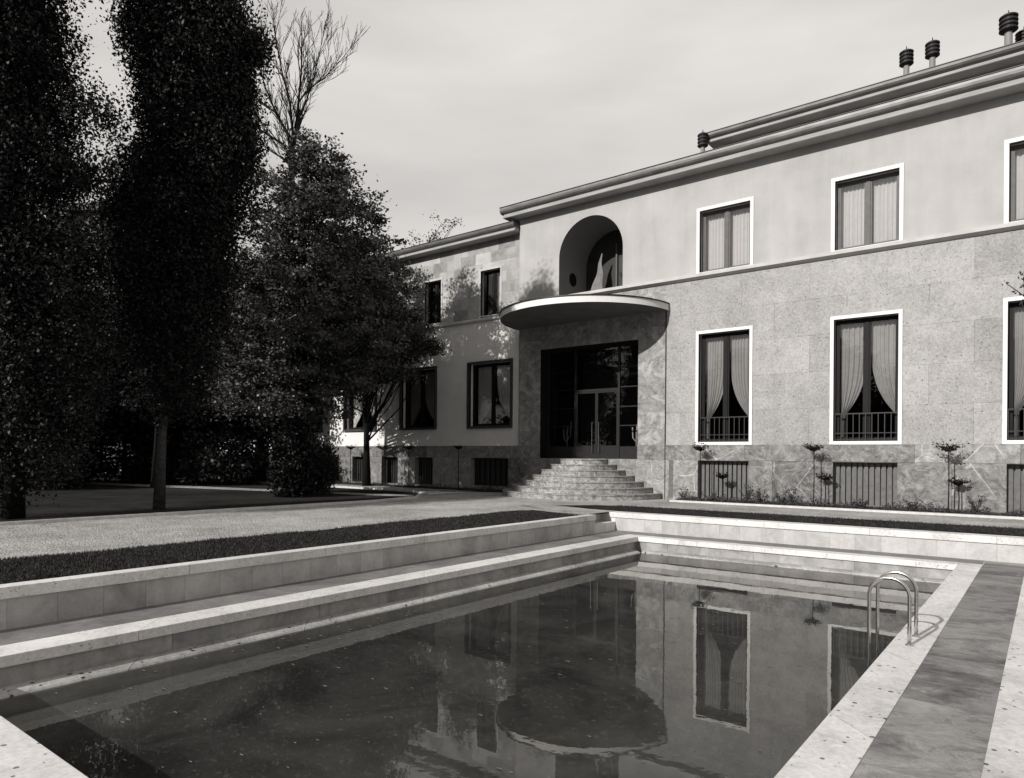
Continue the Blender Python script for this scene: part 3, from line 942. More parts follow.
    m.vprism(pts2, 5.932, 5.965, True); m.build('canopy_flashing', 'iron', cn)
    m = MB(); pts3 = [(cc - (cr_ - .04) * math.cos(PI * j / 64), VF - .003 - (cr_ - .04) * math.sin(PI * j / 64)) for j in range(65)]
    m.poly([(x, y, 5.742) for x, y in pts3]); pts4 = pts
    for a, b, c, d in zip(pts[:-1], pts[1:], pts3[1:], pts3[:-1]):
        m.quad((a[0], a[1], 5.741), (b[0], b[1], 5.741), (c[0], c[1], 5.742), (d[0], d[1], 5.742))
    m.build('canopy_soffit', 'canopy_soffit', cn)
    # --- main cornice
    cornice(v, -15.38, E + .5, VF, 9.66, 10.045, .52)
    # --- attic
    m = MB(); m.box(-7.85, E - .5, 20.75, 30, 9.9, 10.90)
    m.build('attic', 'plaster', v)
    cornice(v, -8.4, E, 20.75, 10.88, 11.17, .55)
    m = MB(); m.box(-8.2, E - .2, 20.6, 30.4, 11.0, 11.15); m.build('attic_roof', 'roof', v)
    # --- shell
    m = MB()
    m.quad((L, VF, 9.98), (E, VF, 9.98), (E, 31, 9.98), (L, 31, 9.98))
    m.quad((E, VF, 0), (E, 31, 0), (E, 31, 9.98), (E, VF, 9.98))
    m.quad((L, 31, 0), (L, 31, 9.98), (E, 31, 9.98), (E, 31, 0))
    m.build('roof', 'roof', v)
    m = MB()
    m.box(L + .05, E - .05, VF + .02 + 4, 30.9, .02, 9.9)        # dark room depth
    m.quad((L, VF + .31, 6.45), (E, VF + .31, 6.45), (E, VF + 4, 6.45), (L, VF + 4, 6.45))
    m.quad((L, VF + .31, 1.2), (E, VF + .31, 1.2), (E, VF + 4, 1.2), (L, VF + 4, 1.2))
    m.quad((L + .02, VF + .6, 0), (L + .02, VF + 4, 0), (L + .02, VF + 4, 9.6), (L + .02, VF + .6, 9.6))
    m.build('interior_wall', 'interior', v)

    # --- lower wing, a step back
    VW = VF + .15; A = -30.0; B = L
    wup = [(-19.72 - 2.93 * 2, -18.82 - 2.93 * 2, 6.48, 8.16), (-19.72 - 2.93, -18.82 - 2.93, 6.48, 8.16), (-19.72, -18.82, 6.48, 8.16), (-16.79, -15.85, 6.48, 8.16)]
    wlo = [(-28.2, -26.3, 2.38, 4.72), (-24.6, -22.6, 2.38, 4.72), (-21.0, -19.08, 2.38, 4.72), (-17.31, -15.31, 2.38, 4.72)]
    wba = [(-26.0, -25.0, .10, 1.19), (-24.1, -23.1, .10, 1.19), (-22.2, -21.2, .10, 1.19), (-20.2, -19.2, .10, 1.19), (-17.2, -15.42, .16, 1.19)]
    m = MB(); wall_front(m, VW - .02, A, B, 0, 1.645, wba, .3)
    m.quad((A, VW - .02, 1.645), (B, VW - .02, 1.645), (B, VW, 1.645), (A, VW, 1.645))
    m.build('plinth', 'plinth_marble', v)
    for b in wba: grille(v, b[0], b[1], b[2], b[3], VW, 'iron', 7)
    m = MB(); wall_front(m, VW, A, B, 1.645, 6.26, wlo, .3); m.build('plaster_wall', 'wing_plaster', v)
    m = MB(); wall_front(m, VW, A, B, 6.26, 9.30, wup, .3); m.build('block_wall', 'wing_blocks', v)
    m = MB(); m.prism([(VW + .02, 6.25), (VW - .05, 6.28), (VW - .09, 6.30), (VW - .09, 6.36), (VW + .02, 6.42)], A, B, 'x')
    m.build('string_course', 'canopy_concrete', v)
    for i, (a, b, c, d) in enumerate(wup): window(v, a, b, c, d, VW, 'wing_up', 60 + i)
    for i, (a, b, c, d) in enumerate(wlo): window(v, a, b, c, d, VW, 'wing_low', 80 + 5 * i)
    cornice(v, A - .5, B - .02, VW, 9.22, 9.54, .5)
    m = MB()
    m.quad((A, VW, 9.45), (B, VW, 9.45), (B, 31, 9.45), (A, 31, 9.45))
    m.quad((A, VW, 0), (A, VW, 9.45), (A, 31, 9.45), (A, 31, 0))
    m.quad((A, 31, 0), (A, 31, 9.45), (B, 31, 9.45), (B, 31, 0))
    m.box(A + .05, B - .05, VW + 3, VW + 3.1, .02, 9.4)
    m.quad((A, VW + .31, 6.2), (B, VW + .31, 6.2), (B, VW + 3, 6.2), (A, VW + 3, 6.2))
    m.build('roof', 'roof', v)
    # --- roof cowls
    for (u, y, zb, zt, r) in ((-8.38, 20.15, 10.0, 11.17, .16), (-3.03, 20.75, 11.1, 12.08, .17), (-2.44, 20.75, 11.1, 12.10, .17), (-.84, 20.75, 11.1, 12.18, .20), (-.55, 21.3, 11.1, 11.95, .18), (-11.2, 19.9, 10.0, 10.22, .2)):
        h = zt - zb
        if h > .3:
            m = MB(); m.lathe(u, y, [(r * .42, zb), (r * .42, zb + h * .75)], 14); c = m.build('chimney_cowl', 'cowl_pipe', v, smooth=False)
            pr = []; z0 = zt - min(.44, h * .42); z1 = zt - .03; n = 4
            pr.append((r * .5, z0))
            for k in range(n):
                a = z0 + (z1 - z0) * k / n; b = z0 + (z1 - z0) * (k + 1) / n
                pr += [(r * .80, a + .01), (r, a + (b - a) * .35), (r, a + (b - a) * .62), (r * .80, b - .01)]
            pr.append((r * .35, zt)); m = MB(); m.lathe(u, y, pr, 18)
            m.build('louvred_head', 'cowl', c)
            m = MB(); m.tube([(u, y, zt - .02), (u, y, zt + .10)], [.02, .008], 6); m.build('spike', 'cowl', c)
        else:
            m = MB(); m.lathe(u, y, [(r, zb), (r, zt - .05), (r * .6, zt), (.02, zt + .02)], 14); m.build('roof_vent', 'cowl_pipe', v, smooth=True)
villa()

# two branched plants standing behind the entrance glass
def indoor_plant(x, label):
    t = thing('potted_plant', label, 'plant', (x, VF + .85, 1.2), 'plants behind the entrance glass')
    m = MB(); m.lathe(x, VF + .85, [(.10, 1.2), (.14, 1.45), (.12, 1.45)], 12); m.build('pot', 'interior', t)
    m = MB(); y = VF + .85
    m.tube([(x, y, 1.45), (x, y, 2.05), (x + .03, y, 2.35)], .028, 7)
    m.tube([(x, y, 1.75), (x - .13, y, 1.9), (x - .15, y, 2.25)], .022, 7)
    m.tube([(x, y, 1.85), (x + .14, y, 2.02), (x + .16, y, 2.5)], .022, 7)
    m.build('stem', 'cactus', t, smooth=True)
indoor_plant(-13.35, 'branched pale plant behind the wider bay of glass left of the entrance doors')
indoor_plant(-10.65, 'branched pale plant behind the narrow bay of glass right of the entrance doors')

# ------------------------------------------------------------------ vegetation
def leaf_object(name, C, size, mat, parent, rng, flat=0.0):
    n = len(C)
    a = rng.normal(0, 1, (n, 3)); a[:, 2] *= (1 - flat); a /= np.linalg.norm(a, axis=1)[:, None]
    b = rng.normal(0, 1, (n, 3)); b[:, 2] *= (1 - flat)
    b -= a * (a * b).sum(1)[:, None]; b /= np.linalg.norm(b, axis=1)[:, None]
    s = size * rng.uniform(.55, 1.25, n)[:, None]
    V = np.stack([C - a * s, C - b * s * .62 + a * s * .15, C + a * s * 1.1, C + b * s * .62 + a * s * .15], 1).reshape(-1, 3)
    if parent is not None:
        V = V - np.array(WORLD[parent.name])
    me = bpy.data.meshes.new(name)
    me.vertices.add(len(V)); me.vertices.foreach_set('co', V.astype(np.float32).ravel())
    me.loops.add(len(V)); me.loops.foreach_set('vertex_index', np.arange(len(V), dtype=np.int32))
    me.polygons.add(n); me.polygons.foreach_set('loop_start', np.arange(0, len(V), 4, dtype=np.int32))
    me.update(calc_edges=True)
    return link(name, me, mat, parent)

def blob_clumps(blobs, rng, shell=.22):
    """blobs: (cx,cy,cz,rx,ry,rz,n) -> clump centres"""
    out = []
    for cx, cy, cz, rx, ry, rz, n in blobs:
        d = rng.normal(0, 1, (n, 3)); d /= np.linalg.norm(d, axis=1)[:, None]
        r = 1 - np.abs(rng.normal(0, shell, n)); k = rng.random(n) < .35; r[k] = rng.random(k.sum()) ** .5; r = np.clip(r, .1, 1.0)
        # uneven outline
        ph = rng.uniform(0, 9, 3)
        lump = 1 + .17 * np.sin(d[:, 0] * 5 + ph[0]) * np.sin(d[:, 2] * (6 + 2.2 * max(1, rz / rx)) + ph[1]) + .12 * np.sin(d[:, 1] * 9 + d[:, 2] * 11 * max(1, rz / rx) + ph[2])
        out.append(np.array([cx, cy, cz]) + d * (r * lump)[:, None] * np.array([rx, ry, rz]))
    return np.concatenate(out)

def tree(name, label, cat, base, trunk, blobs, leaf, per, crad, size, bark, seed, group=None, limbs=22, shell=.22, flat=0.0, squash=.55, trunk_r=.2):
    """trunk: list of points relative to base; crown from blobs in world coords"""
    rng = np.random.default_rng(seed); rr = random.Random(seed)
    t = thing(name, label, cat, base, group)
    C = blob_clumps(blobs, rng, shell)
    m = MB()
    pts = [Vector(base) + Vector(p) for p in trunk]
    rad = [trunk_r * (1 - .8 * (k / (len(pts) - 1))) for k in range(len(pts))]
    rad[0] *= 1.25
    m.tube(pts, rad, 10)
    idx = rng.choice(len(C), min(limbs, len(C)), replace=False)
    for i in idx:
        c = Vector(C[i])
        # leave the trunk below the clump
        hd = math.hypot(c.x - base[0], c.y - base[1]); zt = max(pts[1].z, min(pts[-1].z, c.z - .55 * hd - .1))
        best = max(k for k in range(1, len(pts)) if pts[k].z <= zt + 1e-6 or k == 1); best = min(best, len(pts) - 2)
        p0 = pts[best].lerp(pts[best + 1], max(0, min(1, (zt - pts[best].z) / (pts[best + 1].z - pts[best].z)))); mid = p0.lerp(c, .5) + Vector((rr.uniform(-.2, .2), rr.uniform(-.2, .2), (c - p0).length * -.05))
        r0 = rad[best] * .35
        m.tube([p0, mid, p0.lerp(c, .97)], [r0, r0 * .55, .012], 6)
    m.build('trunk', bark, t, smooth=True)
    n = len(C) * per
    rep = np.repeat(C, per, 0)
    cr = crad * rng.uniform(.6, 1.3, len(C)); cr = np.repeat(cr, per)[:, None]
    off = rng.normal(0, 1, (n, 3)) * cr * np.array([1, 1, squash])
    pt = rep + off
    pt = pt[pt[:, 2] > .15]
    leaf_object('crown', pt, size, leaf, t, rng, flat)
    return t

# columnar poplars
tree('poplar_tree', 'tall dark columnar poplar at the left edge standing beside the gravel walk', 'tree', (-16.0, 4.7, 0),
     [(0, 0, -.1), (.05, 0, 2), (0, .1, 6), (.1, 0, 9), (0, 0, 12.5)],
     [(-16.15, 4.6, 6.4, 1.0, 1.3, 6.0, 1700), (-15.6, 4.9, 3.2, 1.35, 1.4, 2.5, 560), (-16.2, 4.5, 10, .85, 1.1, 3.2, 600), (-15.2, 5.4, 6.8, .75, .7, .35, 45), (-14.9, 5.6, 8.0, .6, .6, .22, 24), (-15.3, 5.2, 5.3, .9, .8, .6, 90)],
     'poplar_leaf', 64, .155, .038, 'bark', 11, shell=.28, squash=1.3, limbs=40, trunk_r=.17)
tree('poplar_tree', 'tall dark columnar poplar with a leaning trunk coloured pale for sunlight, right of the leftmost poplar', 'tree', (-16.2, 7.6, 0),
     [(0, 0, -.1), (.12, 0, 1.6), (.3, .1, 4), (.2, .1, 8), (.3, 0, 10.5), (.3, 0, 12.5)],
     [(-15.55, 8.1, 8.9, 1.15, 1.25, 4.0, 1700), (-15.95, 7.8, 5.4, 1.1, 1.2, 3.2, 800), (-15.55, 8.05, 10.7, 1.18, 1.3, 2.5, 900), (-16.9, 7.2, 7.4, .6, .6, 1.0, 90), (-16.6, 7.3, 11.2, .5, .5, .9, 90), (-16.9, 7.2, 6.0, .8, .8, 1.7, 190), (-14.6, 8.7, 8.2, .4, .4, .6, 50), (-14.5, 8.8, 10.6, .4, .4, .35, 36)],
     'poplar_leaf', 60, .165, .042, 'lit_bark', 12, shell=.28, squash=1.25, limbs=50, trunk_r=.115)
# broad trees in front of the wing
tree('maple_tree', 'broad dark layered maple with a dense low crown standing left of the wing', 'tree', (-18.3, 12.8, 0),
     [(0, 0, -.1), (-.05, 0, 1.5), (.1, 0, 3.2), (0, 0, 5.2), (.2, 0, 8), (.2, 0, 10.2)],
     [(-18.4, 13.2, 5.6, 3.4, 3.0, 2.4, 520), (-18.0, 13.4, 8.2, 2.2, 2.1, 2.4, 330), (-19.0, 12.8, 3.5, 2.5, 2.4, 1.5, 240), (-17.3, 13.4, 5.2, 2.3, 2.0, 1.7, 240), (-18.3, 13.3, 10.0, 1.0, 1.0, 1.4, 80), (-20.6, 12.5, 6.0, 2.0, 2.2, 2.6, 220)],
     'maple_leaf', 74, .20, .060, 'bark', 21, shell=.32, flat=.35, squash=.42, limbs=60, trunk_r=.24)
tree('maple_tree', 'slender maple with a thin bare stem in front of the wing, spreading over its windows', 'tree', (-22.1, 18.75, 0),
     [(0, 0, -.1), (-.02, 0, 1.5), (.05, -.1, 3.2), (0, -.3, 5.5), (.1, -.6, 8.5)],
     [(-21.2, 17.3, 7.6, 2.3, 1.8, 2.4, 330), (-19.9, 16.6, 5.2, 2.8, 1.8, 1.35, 300), (-22.6, 17.4, 5.4, 2.6, 1.7, 1.9, 280), (-18.3, 16.3, 5.3, 2.1, 1.2, .40, 100), (-17.5, 16.9, 5.0, 1.2, .6, .22, 50), (-18.0, 16.8, 6.1, 1.1, .6, .3, 40), (-18.4, 16.8, 4.1, .9, .6, .2, 26)],
     'maple_leaf', 64, .19, .060, 'bark', 23, shell=.34, flat=.4, squash=.38, limbs=50, trunk_r=.15)

# bare tree rising behind
def bare_tree():
    base = Vector((-26.2, 17.9, 0))
    t = thing('bare_tree', 'leafless tree with a fan of thin upright branches rising above the maple crown', 'tree', base)
    m = MB(); rr = random.Random(6)
    ax = Vector((math.cos(.66), math.sin(.66), 0)); dp = Vector((-ax.y, ax.x, 0))
    def P(a, z, d=0.0): return base + ax * a + dp * d + Vector((0, 0, z))
    def grow(p, d, L, r, lev):
        n = 5; pts = [p]; q = p.copy(); dd = d.copy()
        for k in range(n):
            dd = (dd + Vector((rr.uniform(-1, 1), rr.uniform(-1, 1), rr.uniform(-.2, .8))) * .09).normalized()
            q = q + dd * L / n; pts.append(q.copy())
        r1 = max(.007, r * .45)
        m.tube(pts, [r + (r1 - r) * k / n for k in range(n + 1)], 4, False)
        if lev >= 4: return
        for b in range((0, 3, 3, 3)[lev]):
            k = rr.choice((1, 2, 3, 4)) if b else 5
            a = Vector((rr.uniform(-1, 1), rr.uniform(-1, 1), rr.uniform(-.1, .4))).normalized()
            nd = (dd + a * rr.uniform(.35, .65) + Vector((0, 0, .15))).normalized()
            grow(pts[k], nd, L * rr.uniform(.5, .75), max(.007, r * .6), lev + 1)
    m.tube([P(0, -.1), P(.1, 4), P(0, 9), P(0, 14.4)], [.26, .22, .17, .12], 10)
    limbs = [   # (across, height) polylines, start radius
        ([(0, 13.5), (-.35, 14.3), (-1.3, 15.1), (-2.3, 16.4), (-3.0, 18.0)], .085, -.3),
        ([(-.05, 13.6), (-.2, 15.0), (-.7, 16.2), (-1.2, 17.8), (-1.6, 19.6)], .09, .4),
        ([(0, 13.4), (.05, 15.0), (-.05, 16.7), (-.35, 18.4), (-.6, 20.4)], .09, -.5),
        ([(0, 13.6), (.15, 15.2), (.25, 17.0), (.35, 18.8), (.35, 20.9)], .10, .1),
        ([(.25, 16.8), (.6, 17.6), (1.3, 18.4), (2.0, 19.6)], .05, .3),
        ([(.2, 15.6), (.6, 16.8), (.95, 18.2), (1.3, 20.2)], .055, -.4),
        ([(-.1, 13.2), (-.9, 14.0), (-1.7, 14.8), (-2.5, 16.2)], .05, .2),
        ([(-.7, 16.2), (-1.6, 17.2), (-2.4, 19.2)], .045, .5)]
    for pl, r, dd in limbs:
        r *= .8; pl = [(a * 1.05, 14.2 + (z - 13.5) * .74) for a, z in pl]
        pts = [P(a, z, dd * k / len(pl)) for k, (a, z) in enumerate(pl)]
        n = len(pts)
        m.tube(pts, [r * (1 - .72 * k / (n - 1)) for k in range(n)], 7, False)
        for k in range(1, n):
            for b in range(5):
                f = rr.random(); p = pts[k - 1].lerp(pts[k], f)
                d0 = (pts[k] - pts[k - 1]).normalized()
                a = Vector((rr.uniform(-1, 1), rr.uniform(-1, 1), rr.uniform(0, .3)))
                grow(p, (d0 + a * .55).normalized(), rr.uniform(.7, 1.3), r * (.42 - .05 * k), 2)
        grow(pts[-1], (pts[-1] - pts[-2]).normalized(), .8, r * .28, 2)
    m.build('trunk', 'bark', t, smooth=True)
bare_tree()

# round shrubs near the maple trunk
def bush(label, blobs, base, seed, leaf='bush_leaf', group=None, per=40, size=.05):
    rng = np.random.default_rng(seed)
    t = thing('bush', label, 'bush', base, group)
    C = blob_clumps(blobs, rng, .18)
    m = MB()
    for k in range(9):
        c = Vector(C[rng.integers(len(C))])
        m.tube([base, Vector(base).lerp(c, .6) + Vector((0, 0, .1)), c], [.03, .02, .008], 5)
    m.build('stem', 'bark', t)
    rep = np.repeat(C, per, 0); pt = rep + rng.normal(0, .12, rep.shape)
    pt = pt[pt[:, 2] > .02]
    leaf_object('foliage', pt, size, leaf, t, rng)
bush('rounded dark evergreen bush beside the maple trunk at the edge of the gravel', [(-19.2, 13.8, .7, .85, .85, .95, 240)], (-19.2, 13.8, 0), 31)
bush('tall narrow black evergreen bush standing tight against the maple trunk', [(-18.15, 12.4, .95, .55, .5, 1.35, 300)], (-18.15, 12.4, 0), 32, 'dark_leaf')

# park trees far behind: one model per kind then copies
far_specs = [(-29.5, 18.5, 1.0), (-33, 9.5, 1.05), (-31, 14.0, .8), (-38, 19, 1.2), (-47, 24, 1.35), (-44, 12, 1.1), (-58, 20, 1.5), (-35, 25.5, 1.1), (-52, 33, 1.5), (-66, 34, 1.7), (-30, 8.5, .8), (-40, 31, 1.3)]
far_lab = ['dense dark tree in the park right behind the broad maple', 'dark bushy park tree behind the two poplars', 'smaller dark tree between the poplar trunk and the maple',
           'dark park tree behind the second poplar, near the far path', 'large dark tree well back in the park behind the poplars', 'dark spreading tree deep in the park at the left',
           'big dark tree at the back of the park to the left', 'dark tree standing behind the end of the wing', 'tall dark tree in the far back row of the park, near the distant block',
           'tallest dark tree of the far back row at the left', 'low dark tree just behind the trunk of the second poplar', 'dark tree in the back row behind the maple crown']
x, y, s = far_specs[0]
ft = tree('park_tree', far_lab[0], 'tree', (x, y, 0), [(0, 0, -.1), (.1, 0, 2.2), (0, .2, 5), (0, 0, 8.5)],
          [(x, y, 5.6, 3.4, 3.4, 3.4, 520), (x + 1.2, y - .8, 3.6, 2.8, 2.6, 1.9, 300), (x - 1.6, y + .4, 3.9, 2.6, 2.6, 2.1, 300), (x, y, 8.1, 1.9, 1.9, 1.7, 160)],
          'dark_leaf', 34, .36, .10, 'bark', 41, 'trees in the park behind', shell=.3, limbs=30, trunk_r=.26)
for k in range(1, len(far_specs)):
    x, y, s = far_specs[k]
    copy_thing(ft, (x, y, 0), far_lab[k], k * 1.7, s)
# low shrubs along the back of the park
sh_lab = ['pale leaved shrub by the far path between the tree trunks', 'low dark shrub behind the second poplar trunk', 'rounded dark shrub behind the far lawn at the left',
          'dark shrub at the foot of the leftmost poplar', 'dark shrub in the gap between the two poplars', 'dark low shrub near the wing end behind the maple']
sh = [(-30.5, 14.2, .8), (-33, 12, 1.2), (-40, 14, 1.3), (-28, 9.2, 1.0), (-36, 17, 1.3), (-27.5, 15.5, 1.2)]
rng0 = np.random.default_rng(77)
t = thing('shrub', sh_lab[0], 'shrub', (sh[0][0], sh[0][1], 0), 'shrubs at the back of the park')
C = blob_clumps([(sh[0][0], sh[0][1], .8, 1.5, 1.3, 1.0, 200)], rng0, .2); rep = np.repeat(C, 30, 0)
pt = rep + rng0.normal(0, .15, rep.shape); pt = pt[pt[:, 2] > 0]
leaf_object('foliage', pt, .07, 'bush_leaf', t, rng0)
for k in range(1, len(sh)):
    copy_thing(t, (sh[k][0], sh[k][1], 0), sh_lab[k], k, sh[k][2])
# slender young trunks seen under the canopy of the park
for k, (x, y, lab) in enumerate([(-30.6, 12.9, 'slim young tree with a thin stem left of the maple trunk'), (-26.4, 12.2, 'slim young tree with a thin stem right of the second poplar trunk'), (-29.5, 8.0, 'slim young tree with a thin stem between the poplar trunks')]):
    tree('young_tree', lab, 'tree', (x, y, 0), [(0, 0, 0), (.1, 0, 1.5), (.05, .1, 3.5)], [(x, y, 3.6, 1.1, 1.1, 1.1, 60)], 'dark_leaf', 30, .3, .09, 'bark', 50 + k, 'slim young trees in the park', limbs=6, trunk_r=.11)

# trees behind the camera: their shade falls across the gravel, their crowns show in the panes
bk = [(-7.5, -21.5, 1.0), (-1.5, -23, 1.05), (5.5, -21.5, 1.0), (-14, -24, 1.15), (-19.5, -12.5, .75), (-21, -20, 1.1), (12, -22, 1.0), (-26, -11, .9), (-33, -10, 1.2)]
for k, (x, y, s) in enumerate(bk):
    copy_thing(ft, (x, y, 0), 'dark garden tree behind the near end of the pool, mirrored in the ground floor panes', k * 2.1 + .5, s)['group'] = 'garden trees mirrored in the windows'
for o in COL.objects:
    if o.get('group') == 'garden trees mirrored in the windows':
        pass

# twig reaching into the frame at the right from a tree beyond it
def side_tree():
    base = (.9, 12.2, 0); rng = np.random.default_rng(91); m = MB()
    base = (1.0, 15.2, 0)
    t = thing('small_tree', 'small tree just beyond the right edge of the view with one leafy twig reaching in', 'tree', base)
    B = Vector(base)
    m.tube([B, B + Vector((.1, 0, 2.2)), B + Vector((.3, .1, 4.4))], [.07, .05, .02], 8)
    tips = []
    def tw(p, q, r):
        m.tube([p, p.lerp(q, .5) + Vector((0, 0, .06)), q], [r, r * .7, .006], 5)
        for k in range(9): tips.append(np.array(p.lerp(q, .35 + .65 * k / 8)))
    tw(B + Vector((.1, 0, 2.6)), Vector((-.62, 15.2, 4.45)), .02)
    tw(Vector((-.30, 15.2, 4.25)), Vector((-.34, 15.25, 4.62)), .01)
    tw(B + Vector((.1, 0, 2.3)), Vector((-.36, 15.2, 4.05)), .02)
    for k in range(16):
        a = rng.uniform(0, 2 * PI); tw(B + Vector((.2, .05, 2.4 + 1.6 * rng.random())), B + Vector((.7 + .7 * math.cos(a), .8 * math.sin(a), 3.3 + 1.8 * rng.random())), .018)
    m.build('trunk', 'bark', t)
    T = np.array(tips); rep = np.repeat(T, 7, 0); leaf_object('crown', rep + rng.normal(0, .045, rep.shape), .035, 'maple_leaf', t, rng)
side_tree()

# tree tops showing above the wing roof
tree('park_tree', 'thin topped tree just showing above the roof of the wing', 'tree', (-36, 36, 0), [(0, 0, 0), (0, 0, 8), (0, 0, 16)],
     [(-36, 36, 15.6, 2.6, 2.0, 2.2, 60), (-33.5, 36, 16.2, 2.0, 2.0, 2.0, 34)], 'maple_leaf', 16, .30, .09, 'bark', 61, limbs=30, trunk_r=.2)

# ------------------------------------------------------------------ standard roses and bed plants
def standard(pos, h, r, label, seed, group, sprout=True):
    rng = np.random.default_rng(seed); x, y = pos
    t = thing('standard_rose', label, 'plant', (x, y, 0), group)
    m = MB(); m.tube([(x, y, 0), (x + .01, y, h * .5), (x, y, h)], [.016, .013, .012], 6)
    for k in range(12):
        a = rng.uniform(0, 2 * PI); e = r * rng.uniform(.6, 1.5)
        m.tube([(x, y, h - .05), (x + e * .5 * math.cos(a), y + e * .5 * math.sin(a), h + .03), (x + e * math.cos(a), y + e * math.sin(a), h + .06 * rng.random() + .03)], [.007, .005, .003], 4, False)
    m.build('stem', 'bark', t)
    n = 300; d = rng.normal(0, 1, (n, 3)) * np.array([r * .5, r * .5, r * .40]); d[:, 2] = np.abs(d[:, 2]) * .8 - r * .35 + np.hypot(d[:, 0], d[:, 1]) * .45
    leaf_object('crown', np.array([x, y, h]) + d, .028, 'dark_leaf', t, rng)
G1 = 'standard roses in the bed along the front'
standard((-7.93, 19.05), 1.52, .20, 'standard rose with a small flat crown in front of the grille nearest the entrance', 101, G1)
standard((-4.82, 19.0), 1.52, .19, 'thin standard rose by the plain wall, left of the second grille', 102, G1)
standard((-1.84, 18.95), 1.52, .24, 'standard rose with the widest flat crown, left of the grille at the right edge', 103, G1)
standard((-7.33, 19.2), .72, .15, 'short standard rose with a round crown before the middle of the first grille', 104, G1)
standard((-4.60, 19.25), .76, .16, 'short thin standard rose just left of the second grille', 105, G1)
standard((-1.66, 19.2), .72, .17, 'short standard rose right beside the tallest wide crowned one', 106, G1)
standard((-23.5, 19.05), 1.55, .18, 'standard rose by the sunlit part of the wing, left of the slender maple stem', 107, G1)
standard((-21.5, 19.05), 1.55, .24, 'standard rose by the wing, right of the slender maple stem', 108, G1)
standard((-20.0, 19.1), 1.55, .22, 'standard rose before the wing grille below the left window', 109, G1)
standard((-17.35, 19.1), 1.55, .14, 'standard rose left of the wide wing grille', 110, G1)

def rose_bush(x, y, h, w, label, seed):
    rng = np.random.default_rng(seed)
    t = thing('rose_bush', label, 'plant', (x, y, .04), 'low rose bushes in the front bed')
    m = MB(); tips = []
    for k in range(9):
        a = rng.uniform(0, 2 * PI); e = w * rng.uniform(.3, 1); hh = h * rng.uniform(.5, 1.1)
        q = (x + e * math.cos(a), y + e * math.sin(a) * .5, .04 + hh)
        m.tube([(x, y, .04), ((x + q[0]) / 2 + .02, (y + q[1]) / 2, .04 + hh * .55), q], [.007, .005, .003], 4, False)
        for s in (.45, .6, .75, .9, 1.0): tips.append((x + (q[0] - x) * s, y + (q[1] - y) * s, .04 + hh * s))
    m.build('stem', 'bark', t)
    rep = np.repeat(np.array(tips), 6, 0); leaf_object('foliage', rep + rng.normal(0, .028, rep.shape), .022, 'rose_leaf', t, rng)
for k, (x, h, w, lab) in enumerate([(-8.35, .35, .22, 'low rose bush at the left end of the front bed'), (-6.55, .48, .28, 'tallest low rose bush just right of the first grille'),
        (-6.15, .42, .26, 'low rose bush second to the right of the first grille'), (-5.35, .42, .26, 'low rose bush just left of the tall thin standard in the middle of the bed'),
        (-5.6, .30, .2, 'small low rose bush in the middle of the bed, left of another'), (-2.55, .26, .2, 'small rose bush right of the second grille'),
        (-1.3, .38, .22, 'rose bush left of the grille at the right edge'), (-3.7, .20, .25, 'very low rose bush before the second grille'), (-7.6, .22, .25, 'very low rose bush before the first grille')]):
    rose_bush(x, 18.95, h, w, lab, 200 + k)
rng = np.random.default_rng(300)
n = 8000
gx = np.concatenate([rng.uniform(-8.5, 1.5, n), rng.uniform(-29, -15.2, 2200)]); gy = np.concatenate([rng.uniform(18.7, 19.35, n), rng.uniform(19.0, 19.5, 2200)])
gz = .05 + np.abs(rng.normal(0, .05, len(gx))) * (1 + .8 * np.sin(gx * 5) * np.sin(gx * 2.3))
o = leaf_object('ground_cover', np.stack([gx, gy, gz], 1), .024, 'rose_leaf', None, rng)
o['kind'] = 'stuff'; o['label'] = 'low leafy ground cover filling the flower bed along the facade'; o['category'] = 'plants'

# ------------------------------------------------------------------ distant apartment block
def far_block():
    t = thing('apartment_block', 'dim distant apartment block glimpsed between the two poplars', 'building', (-76, 29.5, 0))
    m = MB()
    a = Vector((-78.3, 27.8)); b = Vector((-73.5, 31.0)); d = (b - a).normalized(); nr = Vector((-d.y, d.x))
    def P(s, k, z): q = a + d * s + nr * k; return (q.x, q.y, z)
    L = 11.0
    m.vprism([P(0, 0, 0)[:2], P(L, 0, 0)[:2], P(L, 9, 0)[:2], P(0, 9, 0)[:2]], 0, 25.5)
    w = m.build('wall', 'far_wall', t)
    m = MB(); m.vprism([P(-.6, -.8, 0)[:2], P(L + .6, -.8, 0)[:2], P(L + .6, 9.6, 0)[:2], P(-.6, 9.6, 0)[:2]], 25.5, 26.2); m.build('roof', 'far_wall', t)
    for r in range(6):
        for c in range(3):
            s = 1.2 + c * 3.3; z = 3 + r * 3.8
            m = MB(); m.poly([P(s, -.02, z), P(s + 1.4, -.02, z), P(s + 1.4, -.02, z + 2.1), P(s, -.02, z + 2.1)]); m.build('window', 'far_window', t)
far_block()

# ------------------------------------------------------------------ camera
cam = bpy.data.cameras.new('camera'); co = bpy.data.objects.new('camera', cam); COL.objects.link(co)
cam.sensor_width = 36.0; cam.sensor_fit = 'HORIZONTAL'
cam.lens = 691.16 / 1024 * 36
cam.shift_x = 0.0; cam.shift_y = (455.32 - 389.0) / 1024
cam.clip_end = 3000; cam.clip_start = .05
R = Matrix.Rotation(.660236, 4, 'Z') @ Matrix.Rotation(PI / 2, 4, 'X') @ Matrix.Rotation(.0077312, 4, 'Z')
co.matrix_world = Matrix.Translation((0, 0, 1.30)) @ R
S.camera = co

# ------------------------------------------------------------------ light
EL = math.radians(27.2); AZ = math.radians(7.4)
